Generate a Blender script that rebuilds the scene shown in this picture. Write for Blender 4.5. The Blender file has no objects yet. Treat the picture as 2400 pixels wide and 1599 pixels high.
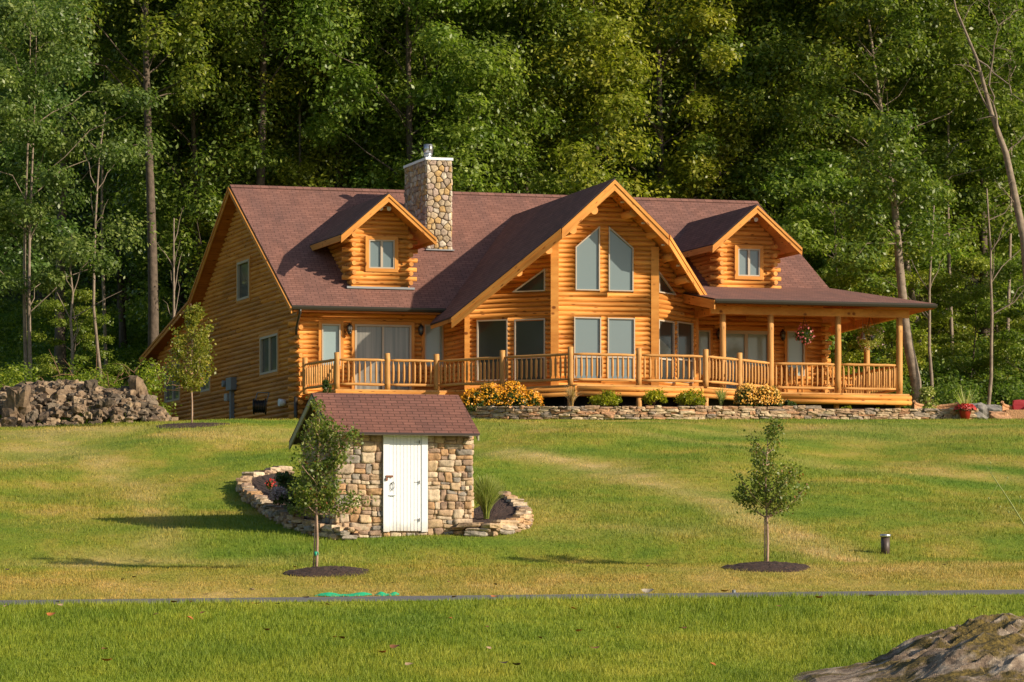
import bpy, math, random
import numpy as np
R = math.radians
sc = bpy.context.scene
COL = sc.collection

# ------------------------------------------------------------ camera, sky, sun, exposure
FP = 6500.0                      # focal length in pixels of a 2400 pixel wide picture
HORY = 1350.0                    # eye level, same pixels
cam_d = bpy.data.cameras.new('camera')
cam = bpy.data.objects.new('camera', cam_d)
COL.objects.link(cam)
cam.location = (0, 0, 0)
cam.rotation_euler = (R(90), 0, 0)
cam_d.sensor_width = 36
cam_d.lens = FP / 2400 * 36
cam_d.shift_y = (HORY - 799.5) / 2400
cam_d.clip_start = 0.5
cam_d.clip_end = 3000
sc.camera = cam

SUN_EL = R(24.5)
SUN = (0.891, -0.454)              # horizontal direction towards the sun: to the right and behind the camera
sl = math.hypot(*SUN)
sdir = (SUN[0] / sl * math.cos(SUN_EL), SUN[1] / sl * math.cos(SUN_EL), math.sin(SUN_EL))
w = bpy.data.worlds.new("World")
sc.world = w
w.use_nodes = True
nt = w.node_tree
nt.nodes.clear()
sky = nt.nodes.new('ShaderNodeTexSky')
sky.sky_type = 'NISHITA'
sky.sun_disc = False
sky.sun_elevation = SUN_EL
sky.sun_rotation = math.atan2(SUN[0], SUN[1])
sky.air_density = 1.0
sky.dust_density = 1.0
bg = nt.nodes.new('ShaderNodeBackground')
bg.inputs['Strength'].default_value = 0.088
wo = nt.nodes.new('ShaderNodeOutputWorld')
nt.links.new(sky.outputs[0], bg.inputs[0])
nt.links.new(bg.outputs[0], wo.inputs[0])
sund = bpy.data.lights.new('sun', 'SUN')
sund.energy = 4.8
sund.angle = R(0.5)
sund.color = (1.0, 0.86, 0.655)
suno = bpy.data.objects.new('sun', sund)
COL.objects.link(suno)
from mathutils import Vector, noise as mnoise
suno.rotation_euler = Vector(sdir).to_track_quat('Z', 'Y').to_euler()
suno.location = (40, -30, 40)
sc.view_settings.view_transform = 'Standard'
sc.view_settings.look = 'None'
sc.view_settings.gamma = 1
sc.view_settings.exposure = 0.45

# ------------------------------------------------------------ terrain height (eye level is z = 0)
PD = [-200, 0, 30, 36, 42, 46, 48.5, 50.3, 52, 54.6, 57, 66, 76, 82, 86, 90, 100, 108, 118, 128, 140, 160, 200, 260, 400, 700]
PZ = [-1.9, -1.65, -1.62, -1.38, -.82, -.40, -.36, -.10, .12, .24, .76, 2.05, 3.65, 4.5, 4.86, 4.98, 5.05, 5.5, 8.0, 11, 14, 18.5, 27, 38, 60, 90]
_dd = np.linspace(-200, 700, 9001)
_zz = np.interp(_dd, PD, PZ)
_k = np.hanning(21); _k /= _k.sum()
_zs = np.convolve(np.pad(_zz, 10, 'edge'), _k, 'valid')

def _ss(a, b, x):
    t = np.clip((x - a) / (b - a), 0, 1)
    return t * t * (3 - 2 * t)

def terr(x, d):
    x = np.asarray(x, float); d = np.asarray(d, float)
    z = np.interp(d, _dd, _zs)
    # the ground climbs gently to the right along the path and dips on the far left of the crest
    z = z + .0105 * np.clip(x, -30, 30) * _ss(34, 46, d) * (1 - _ss(50, 60, d))
    z = z - .25 * _ss(-8, -16, x) * _ss(60, 84, d) * (1 - _ss(96, 112, d))
    z = z + .10 * np.sin(x * .31 + 1.3) * _ss(58, 66, d) * (1 - _ss(74, 84, d))
    z = z + (.07 * np.sin(x * .55 + d * .23 + 1) + .05 * np.sin(x * 1.1 - d * .5)) * _ss(60, 66, d) * (1 - _ss(80, 84, d))
    z = z + .6 * np.sin(x * .13 + d * .05) * _ss(118, 140, d)
    return z

def T(x, d):
    return float(terr(x, d))

def gat(px, py, lo=30, hi=100):
    """ground point seen at a pixel"""
    for i in range(2000):
        d = lo + (hi - lo) * i / 2000
        x = (px - 1200) / FP * d
        if T(x, d) >= (HORY - py) / FP * d:
            return x, d, T(x, d)
    return x, d, T(x, d)

def gx(px, d):
    x = (px - 1200) / FP * d
    return x, d, T(x, d)

# ------------------------------------------------------------ mesh builder
WL = {}        # world location of every built object

class MB:
    def __init__(s):
        s.v = []; s.f = []; s.m = []; s.r = []; s.g = []; s.cm = 0; s.smooth = []
        s.cs = False
    def vert(s, p, g=None):
        s.v.append(tuple(p)); s.g.append(tuple(g) if g is not None else tuple(p)); return len(s.v) - 1
    def face(s, idx, r=0.5):
        s.f.append(tuple(idx)); s.m.append(s.cm); s.r.append(r); s.smooth.append(s.cs)
    def poly(s, pts, r=0.5, g=None):
        i = [s.vert(p, None if g is None else g[k]) for k, p in enumerate(pts)]
        s.face(i, r)
    def prism(s, a, b, r=0.5, ga=None, caps=True):
        """solid between two matching loops a and b"""
        n = len(a)
        ia = [s.vert(p, None if ga is None else ga[k]) for k, p in enumerate(a)]
        ib = [s.vert(p, None if ga is None else ga[k]) for k, p in enumerate(b)]
        if caps:
            s.face(ia[::-1], r); s.face(ib, r)
        for k in range(n):
            s.face((ia[k], ia[(k + 1) % n], ib[(k + 1) % n], ib[k]), r)
    def box(s, lo, hi, r=0.5):
        x0, y0, z0 = lo; x1, y1, z1 = hi
        s.prism([(x0, y0, z0), (x1, y0, z0), (x1, y1, z0), (x0, y1, z0)], [(x0, y0, z1), (x1, y0, z1), (x1, y1, z1), (x0, y1, z1)], r)
    def obox(s, c, ax, hx, hy, hz, r=0.5):
        """box with its x axis along ax (a horizontal or tilted unit vector)"""
        X = Vector(ax).normalized()
        Y = Vector((0, 0, 1)).cross(X)
        Y = Vector((0, 1, 0)) if Y.length < 1e-4 else Y.normalized()
        Z = X.cross(Y)
        c = Vector(c)
        q = lambda a, b, e: tuple(c + X * a * hx + Y * b * hy + Z * e * hz)
        s.prism([q(-1, -1, -1), q(1, -1, -1), q(1, 1, -1), q(-1, 1, -1)], [q(-1, -1, 1), q(1, -1, 1), q(1, 1, 1), q(-1, 1, 1)], r)
    def tube(s, pts, rad, n=8, r=0.5, caps=True, seed=None):
        pts = [Vector(p) for p in pts]
        if not isinstance(rad, (list, tuple)): rad = [rad] * len(pts)
        rings = []
        L = 0
        o = (seed if seed is not None else len(s.v) * .37) % 97
        t0 = (pts[1] - pts[0]).normalized()
        up = Vector((0, 0, 1)) if abs(t0.z) < .9 else Vector((1, 0, 0))
        for i, p in enumerate(pts):
            if i: L += (p - pts[i - 1]).length
            t = (pts[min(i + 1, len(pts) - 1)] - pts[max(i - 1, 0)]).normalized()
            a = t.cross(up)
            a = a.normalized() if a.length > 1e-5 else Vector((0, 1, 0))
            b = a.cross(t)
            rings.append([s.vert(p + (a * math.cos(2 * math.pi * k / n) + b * math.sin(2 * math.pi * k / n)) * rad[i],
                                 (L + o, rad[i] * 2 * math.pi * k / n, o)) for k in range(n)])
        old = s.cs; s.cs = True
        for i in range(len(rings) - 1):
            A, B = rings[i], rings[i + 1]
            for k in range(n):
                s.face((A[k], A[(k + 1) % n], B[(k + 1) % n], B[k]), r)
        s.cs = False
        if caps:
            s.face(rings[0][::-1], r); s.face(rings[-1], r)
        s.cs = old
    def blob(s, c, rad, seed=0, n=2, amp=.25, r=0.5, boxy=0.0, rot=0.0, freq=1.2):
        """rounded irregular stone"""
        c = Vector(c)
        base = {}
        N = n + 1
        cr, sr = math.cos(rot), math.sin(rot)
        def add(q):
            key = tuple(round(t * n) for t in q)
            if key in base: return base[key]
            d = Vector(q)
            sph = d.normalized()
            d = sph * (1 - boxy) + d * boxy
            nz = mnoise.noise(sph * freq + Vector((seed * 1.7, seed * .9, seed * 3.1)))
            nz2 = mnoise.noise(sph * freq * 2.6 + Vector((seed * 5.7, seed * 2.9, seed)))
            d = d * (1 + amp * nz * 1.6 + amp * .6 * nz2)
            x, y, z = d.x * rad[0], d.y * rad[1], d.z * rad[2]
            p = c + Vector((x * cr - y * sr, x * sr + y * cr, z))
            base[key] = s.vert(p, (p.x + seed * 7.3, p.y, p.z))
            return base[key]
        g = [2 * i / n - 1 for i in range(N)]
        for ax in range(3):
            for sg in (-1, 1):
                for i in range(n):
                    for j in range(n):
                        q = []
                        for (a, b) in ((g[i], g[j]), (g[i + 1], g[j]), (g[i + 1], g[j + 1]), (g[i], g[j + 1])):
                            t = [0, 0, 0]
                            t[ax] = sg; t[(ax + 1) % 3] = a; t[(ax + 2) % 3] = b
                            q.append(add(tuple(t)))
                        s.face(q if sg > 0 else q[::-1], r)
    def build(s, name, mats, parent=None, loc=None, label=None):
        off = WL[parent.name] if parent is not None else (loc if loc is not None else (0, 0, 0))
        V = np.array(s.v, dtype=np.float32).reshape(-1, 3) - np.array(off, dtype=np.float32)
        me = bpy.data.meshes.new(name)
        me.from_pydata(V.tolist(), [], s.f)
        for m in (mats if isinstance(mats, (list, tuple)) else [mats]): me.materials.append(m)
        me.polygons.foreach_set('material_index', s.m)
        me.polygons.foreach_set('use_smooth', s.smooth)
        a = me.attributes.new('rnd', 'FLOAT', 'FACE'); a.data.foreach_set('value', s.r)
        a = me.attributes.new('gc', 'FLOAT_VECTOR', 'POINT'); a.data.foreach_set('vector', np.array(s.g, dtype=np.float32).ravel())
        o = bpy.data.objects.new(name, me)
        COL.objects.link(o)
        if parent is not None: o.parent = parent
        elif loc is not None: o.location = loc
        WL[o.name] = tuple(off)
        if label: o['label'] = label
        return o

def arr_mesh(name, V, nper, rnd, mat, parent=None, loc=None, off=None, extra=None):
    """mesh of n equal polygons of nper corners, V is (n*nper, 3)"""
    if off is None: off = WL[parent.name] if parent is not None else (loc if loc is not None else (0, 0, 0))
    V = (np.asarray(V, dtype=np.float64) - np.array(off)).astype(np.float32)
    n = len(V) // nper
    me = bpy.data.meshes.new(name)
    me.vertices.add(len(V)); me.vertices.foreach_set('co', V.ravel())
    me.loops.add(n * nper); me.loops.foreach_set('vertex_index', np.arange(n * nper, dtype=np.int32))
    me.polygons.add(n)
    me.polygons.foreach_set('loop_start', np.arange(0, n * nper, nper, dtype=np.int32))
    me.polygons.foreach_set('loop_total', np.full(n, nper, dtype=np.int32))
    me.materials.append(mat)
    a = me.attributes.new('rnd', 'FLOAT', 'FACE'); a.data.foreach_set('value', np.asarray(rnd, dtype=np.float32))
    for k_, v_ in (extra or {}).items():
        a = me.attributes.new(k_, 'FLOAT', 'FACE'); a.data.foreach_set('value', np.asarray(v_, dtype=np.float32))
    me.update(calc_edges=True)
    o = bpy.data.objects.new(name, me)
    COL.objects.link(o)
    if parent is not None: o.parent = parent
    elif loc is not None: o.location = loc
    WL[o.name] = tuple(off)
    return o

def tag(o, label=None, cat=None, group=None, kind=None):
    if label: o['label'] = label
    if cat: o['category'] = cat
    if group: o['group'] = group
    if kind: o['kind'] = kind
    return o

def thing(name, label, cat, loc=(0, 0, 0), group=None):
    o = bpy.data.objects.new(name, None)
    o.empty_display_size = .3
    COL.objects.link(o)
    o.location = loc
    WL[o.name] = tuple(loc)
    return tag(o, label, cat, group)

def copy_tree(o, parent=None, depth=0):
    c = o.copy(); COL.objects.link(c)
    if parent is not None: c.parent = parent
    for ch in list(o.children): copy_tree(ch, c, depth + 1)
    return c

# ------------------------------------------------------------ materials
def mat_new(name):
    m = bpy.data.materials.new(name); m.use_nodes = True
    nt = m.node_tree
    b = nt.nodes['Principled BSDF']
    return m, nt, b

def N(nt, t, **kw):
    n = nt.nodes.new(t)
    for k, v in kw.items():
        if k in n.inputs: n.inputs[k].default_value = v
        else: setattr(n, k, v)
    return n

def ramp(nt, fac, stops):
    r = nt.nodes.new('ShaderNodeValToRGB')
    e = r.color_ramp.elements
    while len(e) < len(stops): e.new(.5)
    for el, (p, c) in zip(e, stops):
        el.position = p; el.color = (*c, 1)
    nt.links.new(fac, r.inputs[0])
    return r.outputs[0]

def mixc(nt, fac, a, b, mode='MIX'):
    m = nt.nodes.new('ShaderNodeMix'); m.data_type = 'RGBA'; m.blend_type = mode
    for inp, val in ((m.inputs[0], fac), (m.inputs[6], a), (m.inputs[7], b)):
        if isinstance(val, bpy.types.NodeSocket): nt.links.new(val, inp)
        elif isinstance(val, (int, float)): inp.default_value = val
        else: inp.default_value = (*val, 1)
    return m.outputs[2]

def noise_tex(nt, vec, scale, detail=4, rough=.55, out='Fac'):
    n = nt.nodes.new('ShaderNodeTexNoise')
    n.inputs['Scale'].default_value = scale; n.inputs['Detail'].default_value = detail; n.inputs['Roughness'].default_value = rough
    nt.links.new(vec, n.inputs['Vector'])
    return n.outputs[out]

def attr(nt, name, out='Fac'):
    a = nt.nodes.new('ShaderNodeAttribute'); a.attribute_name = name
    return a.outputs[out]

def mapping(nt, vec, scale):
    m = nt.nodes.new('ShaderNodeMapping'); m.inputs['Scale'].default_value = scale
    nt.links.new(vec, m.inputs['Vector'])
    return m.outputs[0]

def bump(nt, h, strength, dist, bsdf, normal_in=None):
    b = nt.nodes.new('ShaderNodeBump'); b.inputs['Strength'].default_value = strength; b.inputs['Distance'].default_value = dist
    nt.links.new(h, b.inputs['Height'])
    nt.links.new(b.outputs[0], bsdf.inputs['Normal'])

def wood(name, c0, c1, c2, rough=.55, spec=.2):
    m, nt, b = mat_new(name)
    gc = attr(nt, 'gc', 'Vector')
    g1 = noise_tex(nt, mapping(nt, gc, (1.2, 14, 6)), 1.0, 5, .6)
    g2 = noise_tex(nt, mapping(nt, gc, (.5, 2.2, 1)), 1.0, 3, .5)
    col = ramp(nt, g1, [(.25, c0), (.5, c1), (.75, c2)])
    # tone of each log
    rn = attr(nt, 'rnd')
    tone = ramp(nt, rn, [(0, (.72, .65, .58)), (.5, (1, 1, 1)), (1, (1.16, 1.18, 1.18))])
    col = mixc(nt, 1.0, col, tone, 'MULTIPLY')
    big = ramp(nt, g2, [(.3, (.78, .72, .66)), (.6, (1.05, 1.05, 1.05))])
    col = mixc(nt, 1.0, col, big, 'MULTIPLY')
    vo = nt.nodes.new('ShaderNodeTexVoronoi'); vo.inputs['Scale'].default_value = 1.0
    nt.links.new(mapping(nt, gc, (2.2, 6.5, 3.0)), vo.inputs['Vector'])
    kn = ramp(nt, vo.outputs['Distance'], [(.10, (1, 1, 1)), (.20, (0, 0, 0))])
    col = mixc(nt, kn, col, (c0[0] * .42, c0[1] * .32, c0[2] * .3))
    nt.links.new(col, b.inputs['Base Color'])
    b.inputs['Roughness'].default_value = rough
    b.inputs['Specular IOR Level'].default_value = spec
    bump(nt, g1, .25, .01, b)
    return m

def plain(name, c, rough=.5, metal=0, spec=.5, var=.0, vs=8.0, bmp=0):
    m, nt, b = mat_new(name)
    if var:
        tc = nt.nodes.new('ShaderNodeTexCoord')
        f = noise_tex(nt, tc.outputs['Object'], vs, 5)
        col = ramp(nt, f, [(.3, tuple(t * (1 - var) for t in c)), (.7, tuple(min(1, t * (1 + var)) for t in c))])
        nt.links.new(col, b.inputs['Base Color'])
        if bmp: bump(nt, f, bmp, .02, b)
    else:
        b.inputs['Base Color'].default_value = (*c, 1)
    b.inputs['Roughness'].default_value = rough
    b.inputs['Metallic'].default_value = metal
    b.inputs['Specular IOR Level'].default_value = spec
    return m

def leafmat(name, dark, mid, light, trans=.42, tint=True, rough=.42, rare=None):
    m, nt, b = mat_new(name)
    rn = attr(nt, 'rnd')
    st = [(.0, dark), (.45, mid), (.9, light)]
    if rare: st = [(.0, dark), (.45, mid), (.86, light), (.93, rare)]
    col = ramp(nt, rn, st)
    geo = nt.nodes.new('ShaderNodeNewGeometry')
    big = noise_tex(nt, geo.outputs['Position'], .45, 2)
    col = mixc(nt, 1.0, col, ramp(nt, big, [(.3, (.72, .8, .7)), (.7, (1.25, 1.15, 1.0))]), 'MULTIPLY')
    if tint:
        oi = nt.nodes.new('ShaderNodeObjectInfo')
        col = mixc(nt, 1.0, col, ramp(nt, oi.outputs['Random'], [(0, (1.0, 1.15, 1.0)), (.35, (1.2, 1.2, 1.0)), (.7, (1.4, 1.28, .95)), (1, (1.6, 1.3, .8))]), 'MULTIPLY')
    nt.links.new(col, b.inputs['Base Color'])
    b.inputs['Roughness'].default_value = rough
    b.inputs['Specular IOR Level'].default_value = .45
    tr = nt.nodes.new('ShaderNodeBsdfTranslucent')
    colt = mixc(nt, 1.0, col, (1.3, 1.5, .7), 'MULTIPLY')
    nt.links.new(colt, tr.inputs['Color'])
    mx = nt.nodes.new('ShaderNodeMixShader'); mx.inputs[0].default_value = trans
    nt.links.new(b.outputs[0], mx.inputs[1]); nt.links.new(tr.outputs[0], mx.inputs[2])
    nt.links.new(mx.outputs[0], nt.nodes['Material Output'].inputs['Surface'])
    return m

def shingle(name, base, sx=.28, sy=.14):
    m, nt, b = mat_new(name)
    gc = attr(nt, 'gc', 'Vector')
    br = nt.nodes.new('ShaderNodeTexBrick')
    br.inputs['Scale'].default_value = 1.0
    br.inputs['Brick Width'].default_value = sx; br.inputs['Row Height'].default_value = sy
    br.inputs['Mortar Size'].default_value = .011; br.inputs['Mortar Smooth'].default_value = .3
    br.inputs['Bias'].default_value = 0
    br.inputs['Color1'].default_value = (*[t * .84 for t in base], 1)
    br.inputs['Color2'].default_value = (*[t * 1.14 for t in base], 1)
    br.inputs['Mortar'].default_value = (*[t * .42 for t in base], 1)
    nt.links.new(gc, br.inputs['Vector'])
    f = noise_tex(nt, gc, 40, 3)
    f2 = noise_tex(nt, mapping(nt, gc, (1.6, .35, 1)), 1.0, 5, .65)
    col = mixc(nt, 1.0, br.outputs['Color'], ramp(nt, f, [(.3, (.8, .8, .8)), (.7, (1.2, 1.2, 1.2))]), 'MULTIPLY')
    col = mixc(nt, 1.0, col, ramp(nt, f2, [(.3, (.80, .84, .90)), (.7, (1.14, 1.08, 1.04))]), 'MULTIPLY')
    nt.links.new(col, b.inputs['Base Color'])
    b.inputs['Roughness'].default_value = .88
    b.inputs['Specular IOR Level'].default_value = .25
    bump(nt, br.outputs['Fac'], -.5, .02, b)
    return m

def stonemat(name, cols, mort=False, bscale=9, rough=.9):
    m, nt, b = mat_new(name)
    rn = attr(nt, 'rnd')
    r = nt.nodes.new('ShaderNodeValToRGB'); r.color_ramp.interpolation = 'CONSTANT'
    e = r.color_ramp.elements
    while len(e) < len(cols): e.new(.5)
    for i, c in enumerate(cols):
        e[i].position = i / len(cols); e[i].color = (*c, 1)
    nt.links.new(rn, r.inputs[0])
    gc = attr(nt, 'gc', 'Vector')
    f = noise_tex(nt, gc, bscale, 6, .65)
    f2 = noise_tex(nt, gc, bscale * .35, 3)
    col = mixc(nt, 1.0, r.outputs[0], ramp(nt, f, [(.28, (.45, .42, .40)), (.5, (.95, .95, .95)), (.75, (1.3, 1.28, 1.2))]), 'MULTIPLY')
    col = mixc(nt, 1.0, col, ramp(nt, f2, [(.3, (.8, .76, .74)), (.7, (1.12, 1.1, 1.05))]), 'MULTIPLY')
    nt.links.new(col, b.inputs['Base Color'])
    b.inputs['Roughness'].default_value = rough
    b.inputs['Specular IOR Level'].default_value = .25
    bump(nt, f, .8, .03, b)
    return m

def lawn_color(nt):
    """colour of the turf from its place on the ground: green with straw-coloured and olive patches"""
    geo = nt.nodes.new('ShaderNodeNewGeometry')
    P = geo.outputs['Position']
    a = noise_tex(nt, mapping(nt, P, (.16, .20, .2)), 1, 4, .6)
    b = noise_tex(nt, mapping(nt, P, (.9, .5, .9)), 1, 5, .65)
    c = noise_tex(nt, mapping(nt, P, (5, 5, 5)), 1, 5, .7)
    sep = nt.nodes.new('ShaderNodeSeparateXYZ'); nt.links.new(P, sep.inputs[0])
    ma = nt.nodes.new('ShaderNodeMath'); ma.operation = 'MULTIPLY_ADD'; ma.inputs[1].default_value = .55; nt.links.new(a, ma.inputs[0])
    mb_ = nt.nodes.new('ShaderNodeMath'); mb_.operation = 'MULTIPLY'; mb_.inputs[1].default_value = .45; nt.links.new(b, mb_.inputs[0]); nt.links.new(mb_.outputs[0], ma.inputs[2])
    g = ramp(nt, ma.outputs[0], [(.37, (.13, .195, .018)), (.46, (.20, .245, .024)), (.54, (.29, .265, .038)), (.63, (.40, .30, .08))])
    # the strip beyond the path is drier, the strip before it greener
    mr = nt.nodes.new('ShaderNodeMapRange'); mr.inputs[1].default_value = 47.2; mr.inputs[2].default_value = 48.6
    nt.links.new(sep.outputs['Y'], mr.inputs[0])
    near = ramp(nt, ma.outputs[0], [(.38, (.13, .20, .016)), (.5, (.205, .26, .022)), (.64, (.32, .325, .04))])
    dry = ramp(nt, b, [(.35, (.31, .27, .05)), (.55, (.42, .31, .085)), (.7, (.52, .37, .14))])
    mr2 = nt.nodes.new('ShaderNodeMapRange'); mr2.inputs[1].default_value = 54; mr2.inputs[2].default_value = 50.5
    nt.links.new(sep.outputs['Y'], mr2.inputs[0])
    mm = nt.nodes.new('ShaderNodeMath'); mm.operation = 'MULTIPLY'; mm.inputs[1].default_value = .85; nt.links.new(mr2.outputs[0], mm.inputs[0])
    g = mixc(nt, mm.outputs[0], g, dry)
    g = mixc(nt, mr.outputs[0], near, g)
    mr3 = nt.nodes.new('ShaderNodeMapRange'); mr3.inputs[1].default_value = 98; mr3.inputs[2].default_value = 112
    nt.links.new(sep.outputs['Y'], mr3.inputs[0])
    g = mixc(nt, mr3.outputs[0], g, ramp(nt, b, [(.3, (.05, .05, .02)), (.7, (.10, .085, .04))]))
    g = mixc(nt, attr(nt, 'dry'), g, ramp(nt, b, [(.3, (.44, .32, .10)), (.7, (.60, .44, .22))]))
    g = mixc(nt, attr(nt, 'lush'), g, ramp(nt, b, [(.3, (.085, .165, .014)), (.7, (.155, .235, .02))]))
    g = mixc(nt, 1.0, g, ramp(nt, c, [(.25, (.80, .82, .78)), (.5, (1, 1, 1)), (.75, (1.15, 1.12, 1.05))]), 'MULTIPLY')
    return g, c

def turf_mats():
    m, nt, b = mat_new('turf')
    g, c = lawn_color(nt)
    nt.links.new(g, b.inputs['Base Color']); b.inputs['Roughness'].default_value = .9; b.inputs['Specular IOR Level'].default_value = .15
    bump(nt, c, .6, .06, b)
    m2, nt, b = mat_new('blade')
    g, c = lawn_color(nt)
    g = mixc(nt, 1.0, g, ramp(nt, attr(nt, 'rnd'), [(0, (.75, .85, .7)), (.5, (1.1, 1.1, 1)), (.93, (1.35, 1.25, 1.05)), (1, (1.7, 1.4, 1.3))]), 'MULTIPLY')
    nt.links.new(g, b.inputs['Base Color']); b.inputs['Roughness'].default_value = .6; b.inputs['Specular IOR Level'].default_value = .3
    tr = nt.nodes.new('ShaderNodeBsdfTranslucent'); nt.links.new(g, tr.inputs['Color'])
    mx = nt.nodes.new('ShaderNodeMixShader'); mx.inputs[0].default_value = .3
    nt.links.new(b.outputs[0], mx.inputs[1]); nt.links.new(tr.outputs[0], mx.inputs[2])
    nt.links.new(mx.outputs[0], nt.nodes['Material Output'].inputs['Surface'])
    return m, m2

M = {}
M['log'] = wood('log_wood', (.42, .155, .032), (.60, .262, .060), (.70, .345, .095))
M['rail'] = wood('rail_wood', (.38, .18, .050), (.56, .29, .095), (.64, .36, .13))
M['trim'] = wood('trim_wood', (.46, .18, .038), (.60, .26, .058), (.67, .315, .08))
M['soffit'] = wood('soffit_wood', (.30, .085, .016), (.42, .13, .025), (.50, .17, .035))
M['shingle'] = shingle('red_shingles', (.215, .107, .085))
M['shedshingle'] = shingle('shed_shingles', (.190, .088, .068), .26, .105)
M['edge'] = plain('dark_roof_edge', (.035, .022, .022), .7)
M['gutter'] = plain('bronze_gutter', (.035, .030, .024), .35)
M['frame'] = plain('window_frame', (.44, .37, .29), .45)
M['blind'] = None
M['steel'] = plain('steel', (.55, .56, .57), .35, .9)
M['white'] = plain('white_paint', (.80, .82, .86), .5, var=.04, vs=5)
M['black'] = plain('black_metal', (.015, .014, .014), .35)
M['grey'] = plain('grey_plastic', (.17, .18, .19), .5)
M['lead'] = plain('flashing', (.30, .31, .33), .5, .3)
M['dark'] = plain('deck_shade_black', (.012, .010, .009), .9)
M['mulch'] = plain('mulch', (.045, .024, .017), .95, var=.6, vs=22, bmp=1)
M['asphalt'] = plain('asphalt', (.13, .125, .13), .9, var=.15, vs=20)
M['bark'] = plain('bark', (.105, .078, .058), .95, var=.45, vs=5, bmp=1)
M['palebark'] = plain('pale_bark', (.22, .17, .13), .95, var=.35, vs=5, bmp=1)
M['twig'] = plain('twig', (.17, .095, .05), .9, var=.3)
M['sapbark'] = plain('sapling_bark', (.33, .22, .16), .9, var=.25, vs=10)
M['stone'] = stonemat('field_stone', [(.42, .30, .20), (.50, .37, .24), (.34, .24, .18), (.46, .37, .28), (.56, .46, .34), (.30, .27, .24), (.46, .29, .16)])
M['chimstone'] = stonemat('chimney_stone', [(.44, .36, .26), (.52, .42, .30), (.36, .29, .23), (.50, .34, .16), (.56, .50, .42), (.42, .33, .28), (.48, .37, .22)])
M['rock'] = stonemat('rubble_stone', [(.20, .145, .10), (.26, .19, .13), (.14, .105, .08), (.33, .25, .17), (.19, .155, .12), (.10, .08, .06)], bscale=6)
M['slate'] = stonemat('ledge_stone', [(.48, .34, .22), (.40, .27, .18), (.54, .42, .29), (.50, .29, .17), (.34, .28, .23), (.60, .48, .33)])
M['mortar'] = plain('mortar', (.40, .27, .175), .95, var=.25, vs=14, bmp=.8)
M['chimmortar'] = plain('chimney_mortar', (.24, .19, .14), .95, var=.2, vs=14)
M['turf'], M['blade'] = turf_mats()
M['leafA'] = leafmat('leaf_wood', (.055, .095, .022), (.115, .165, .032), (.22, .26, .06))
M['leafB'] = leafmat('leaf_light', (.080, .125, .022), (.155, .205, .036), (.27, .31, .07))
M['leafC'] = leafmat('leaf_bluish', (.05, .09, .03), (.10, .155, .05), (.21, .27, .11))
M['leafM'] = leafmat('leaf_sapling', (.09, .12, .015), (.20, .22, .03), (.36, .32, .06), tint=False, rare=(.30, .10, .03))
M['leafD'] = leafmat('leaf_shed_sapling', (.06, .11, .018), (.15, .20, .035), (.32, .32, .09), tint=False, rare=(.24, .09, .03))
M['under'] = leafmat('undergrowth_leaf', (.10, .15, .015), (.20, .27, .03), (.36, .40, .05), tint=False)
M['shrubY'] = leafmat('gold_shrub', (.13, .17, .012), (.30, .32, .018), (.52, .46, .03), tint=False)
M['shrubG'] = leafmat('green_shrub', (.03, .06, .012), (.07, .11, .02), (.13, .17, .035), tint=False)
M['flowerY'] = leafmat('gold_petals', (.50, .20, .008), (.72, .31, .010), (.82, .42, .02), trans=.15, tint=False)
M['flowerO'] = leafmat('orange_petals', (.60, .27, .03), (.80, .42, .07), (.88, .55, .13), trans=.15, tint=False)
M['flowerP'] = leafmat('pink_petals', (.45, .06, .10), (.62, .12, .16), (.70, .24, .28), trans=.2, tint=False)
M['flowerL'] = leafmat('lilac_petals', (.30, .18, .24), (.42, .28, .36), (.6, .5, .58), trans=.2, tint=False)
M['flowerR'] = leafmat('red_petals', (.35, .012, .012), (.52, .02, .02), (.62, .06, .04), trans=.15, tint=False)
M['grassG'] = leafmat('tall_grass', (.14, .19, .04), (.32, .36, .10), (.56, .55, .25), tint=False)
M['grassT'] = leafmat('straw_grass', (.25, .17, .08), (.40, .28, .14), (.55, .42, .25), tint=False)

def panemat(name, c, rough=.06, coat=1.0):
    m, nt, b = mat_new(name)
    b.inputs['Base Color'].default_value = (*c, 1)
    b.inputs['Roughness'].default_value = .5
    b.inputs['Specular IOR Level'].default_value = .5
    b.inputs['Coat Weight'].default_value = coat
    b.inputs['Coat Roughness'].default_value = rough
    return m
M['shade'] = panemat('sky_toned_glass_over_blind', (.125, .175, .19))  # grey-blue of the blind, with the sky's reflection painted into it
M['shadeP'] = panemat('brightened_sky_toned_glass', (.24, .33, .35))  # brighter copy for shaded panes, makes up the missing light and sky reflection
M['glassdark'] = panemat('dark_glass', (.012, .014, .011))
M['glasscurt'] = panemat('glass_over_curtain', (.15, .145, .13))
M['screen'] = M['glassdark']

# curtains behind the sliding door: upright folds, their light and dark painted as soft stripes
m, nt, b = mat_new('glass_over_curtain'); tc = nt.nodes.new('ShaderNodeTexCoord')
f = noise_tex(nt, mapping(nt, tc.outputs['Object'], (9, 9, .25)), 1.0, 3)
nt.links.new(ramp(nt, f, [(.3, (.10, .10, .092)), (.7, (.24, .225, .20))]), b.inputs['Base Color'])
b.inputs['Coat Weight'].default_value = 1; b.inputs['Coat Roughness'].default_value = .06
M['curtain'] = m

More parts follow.
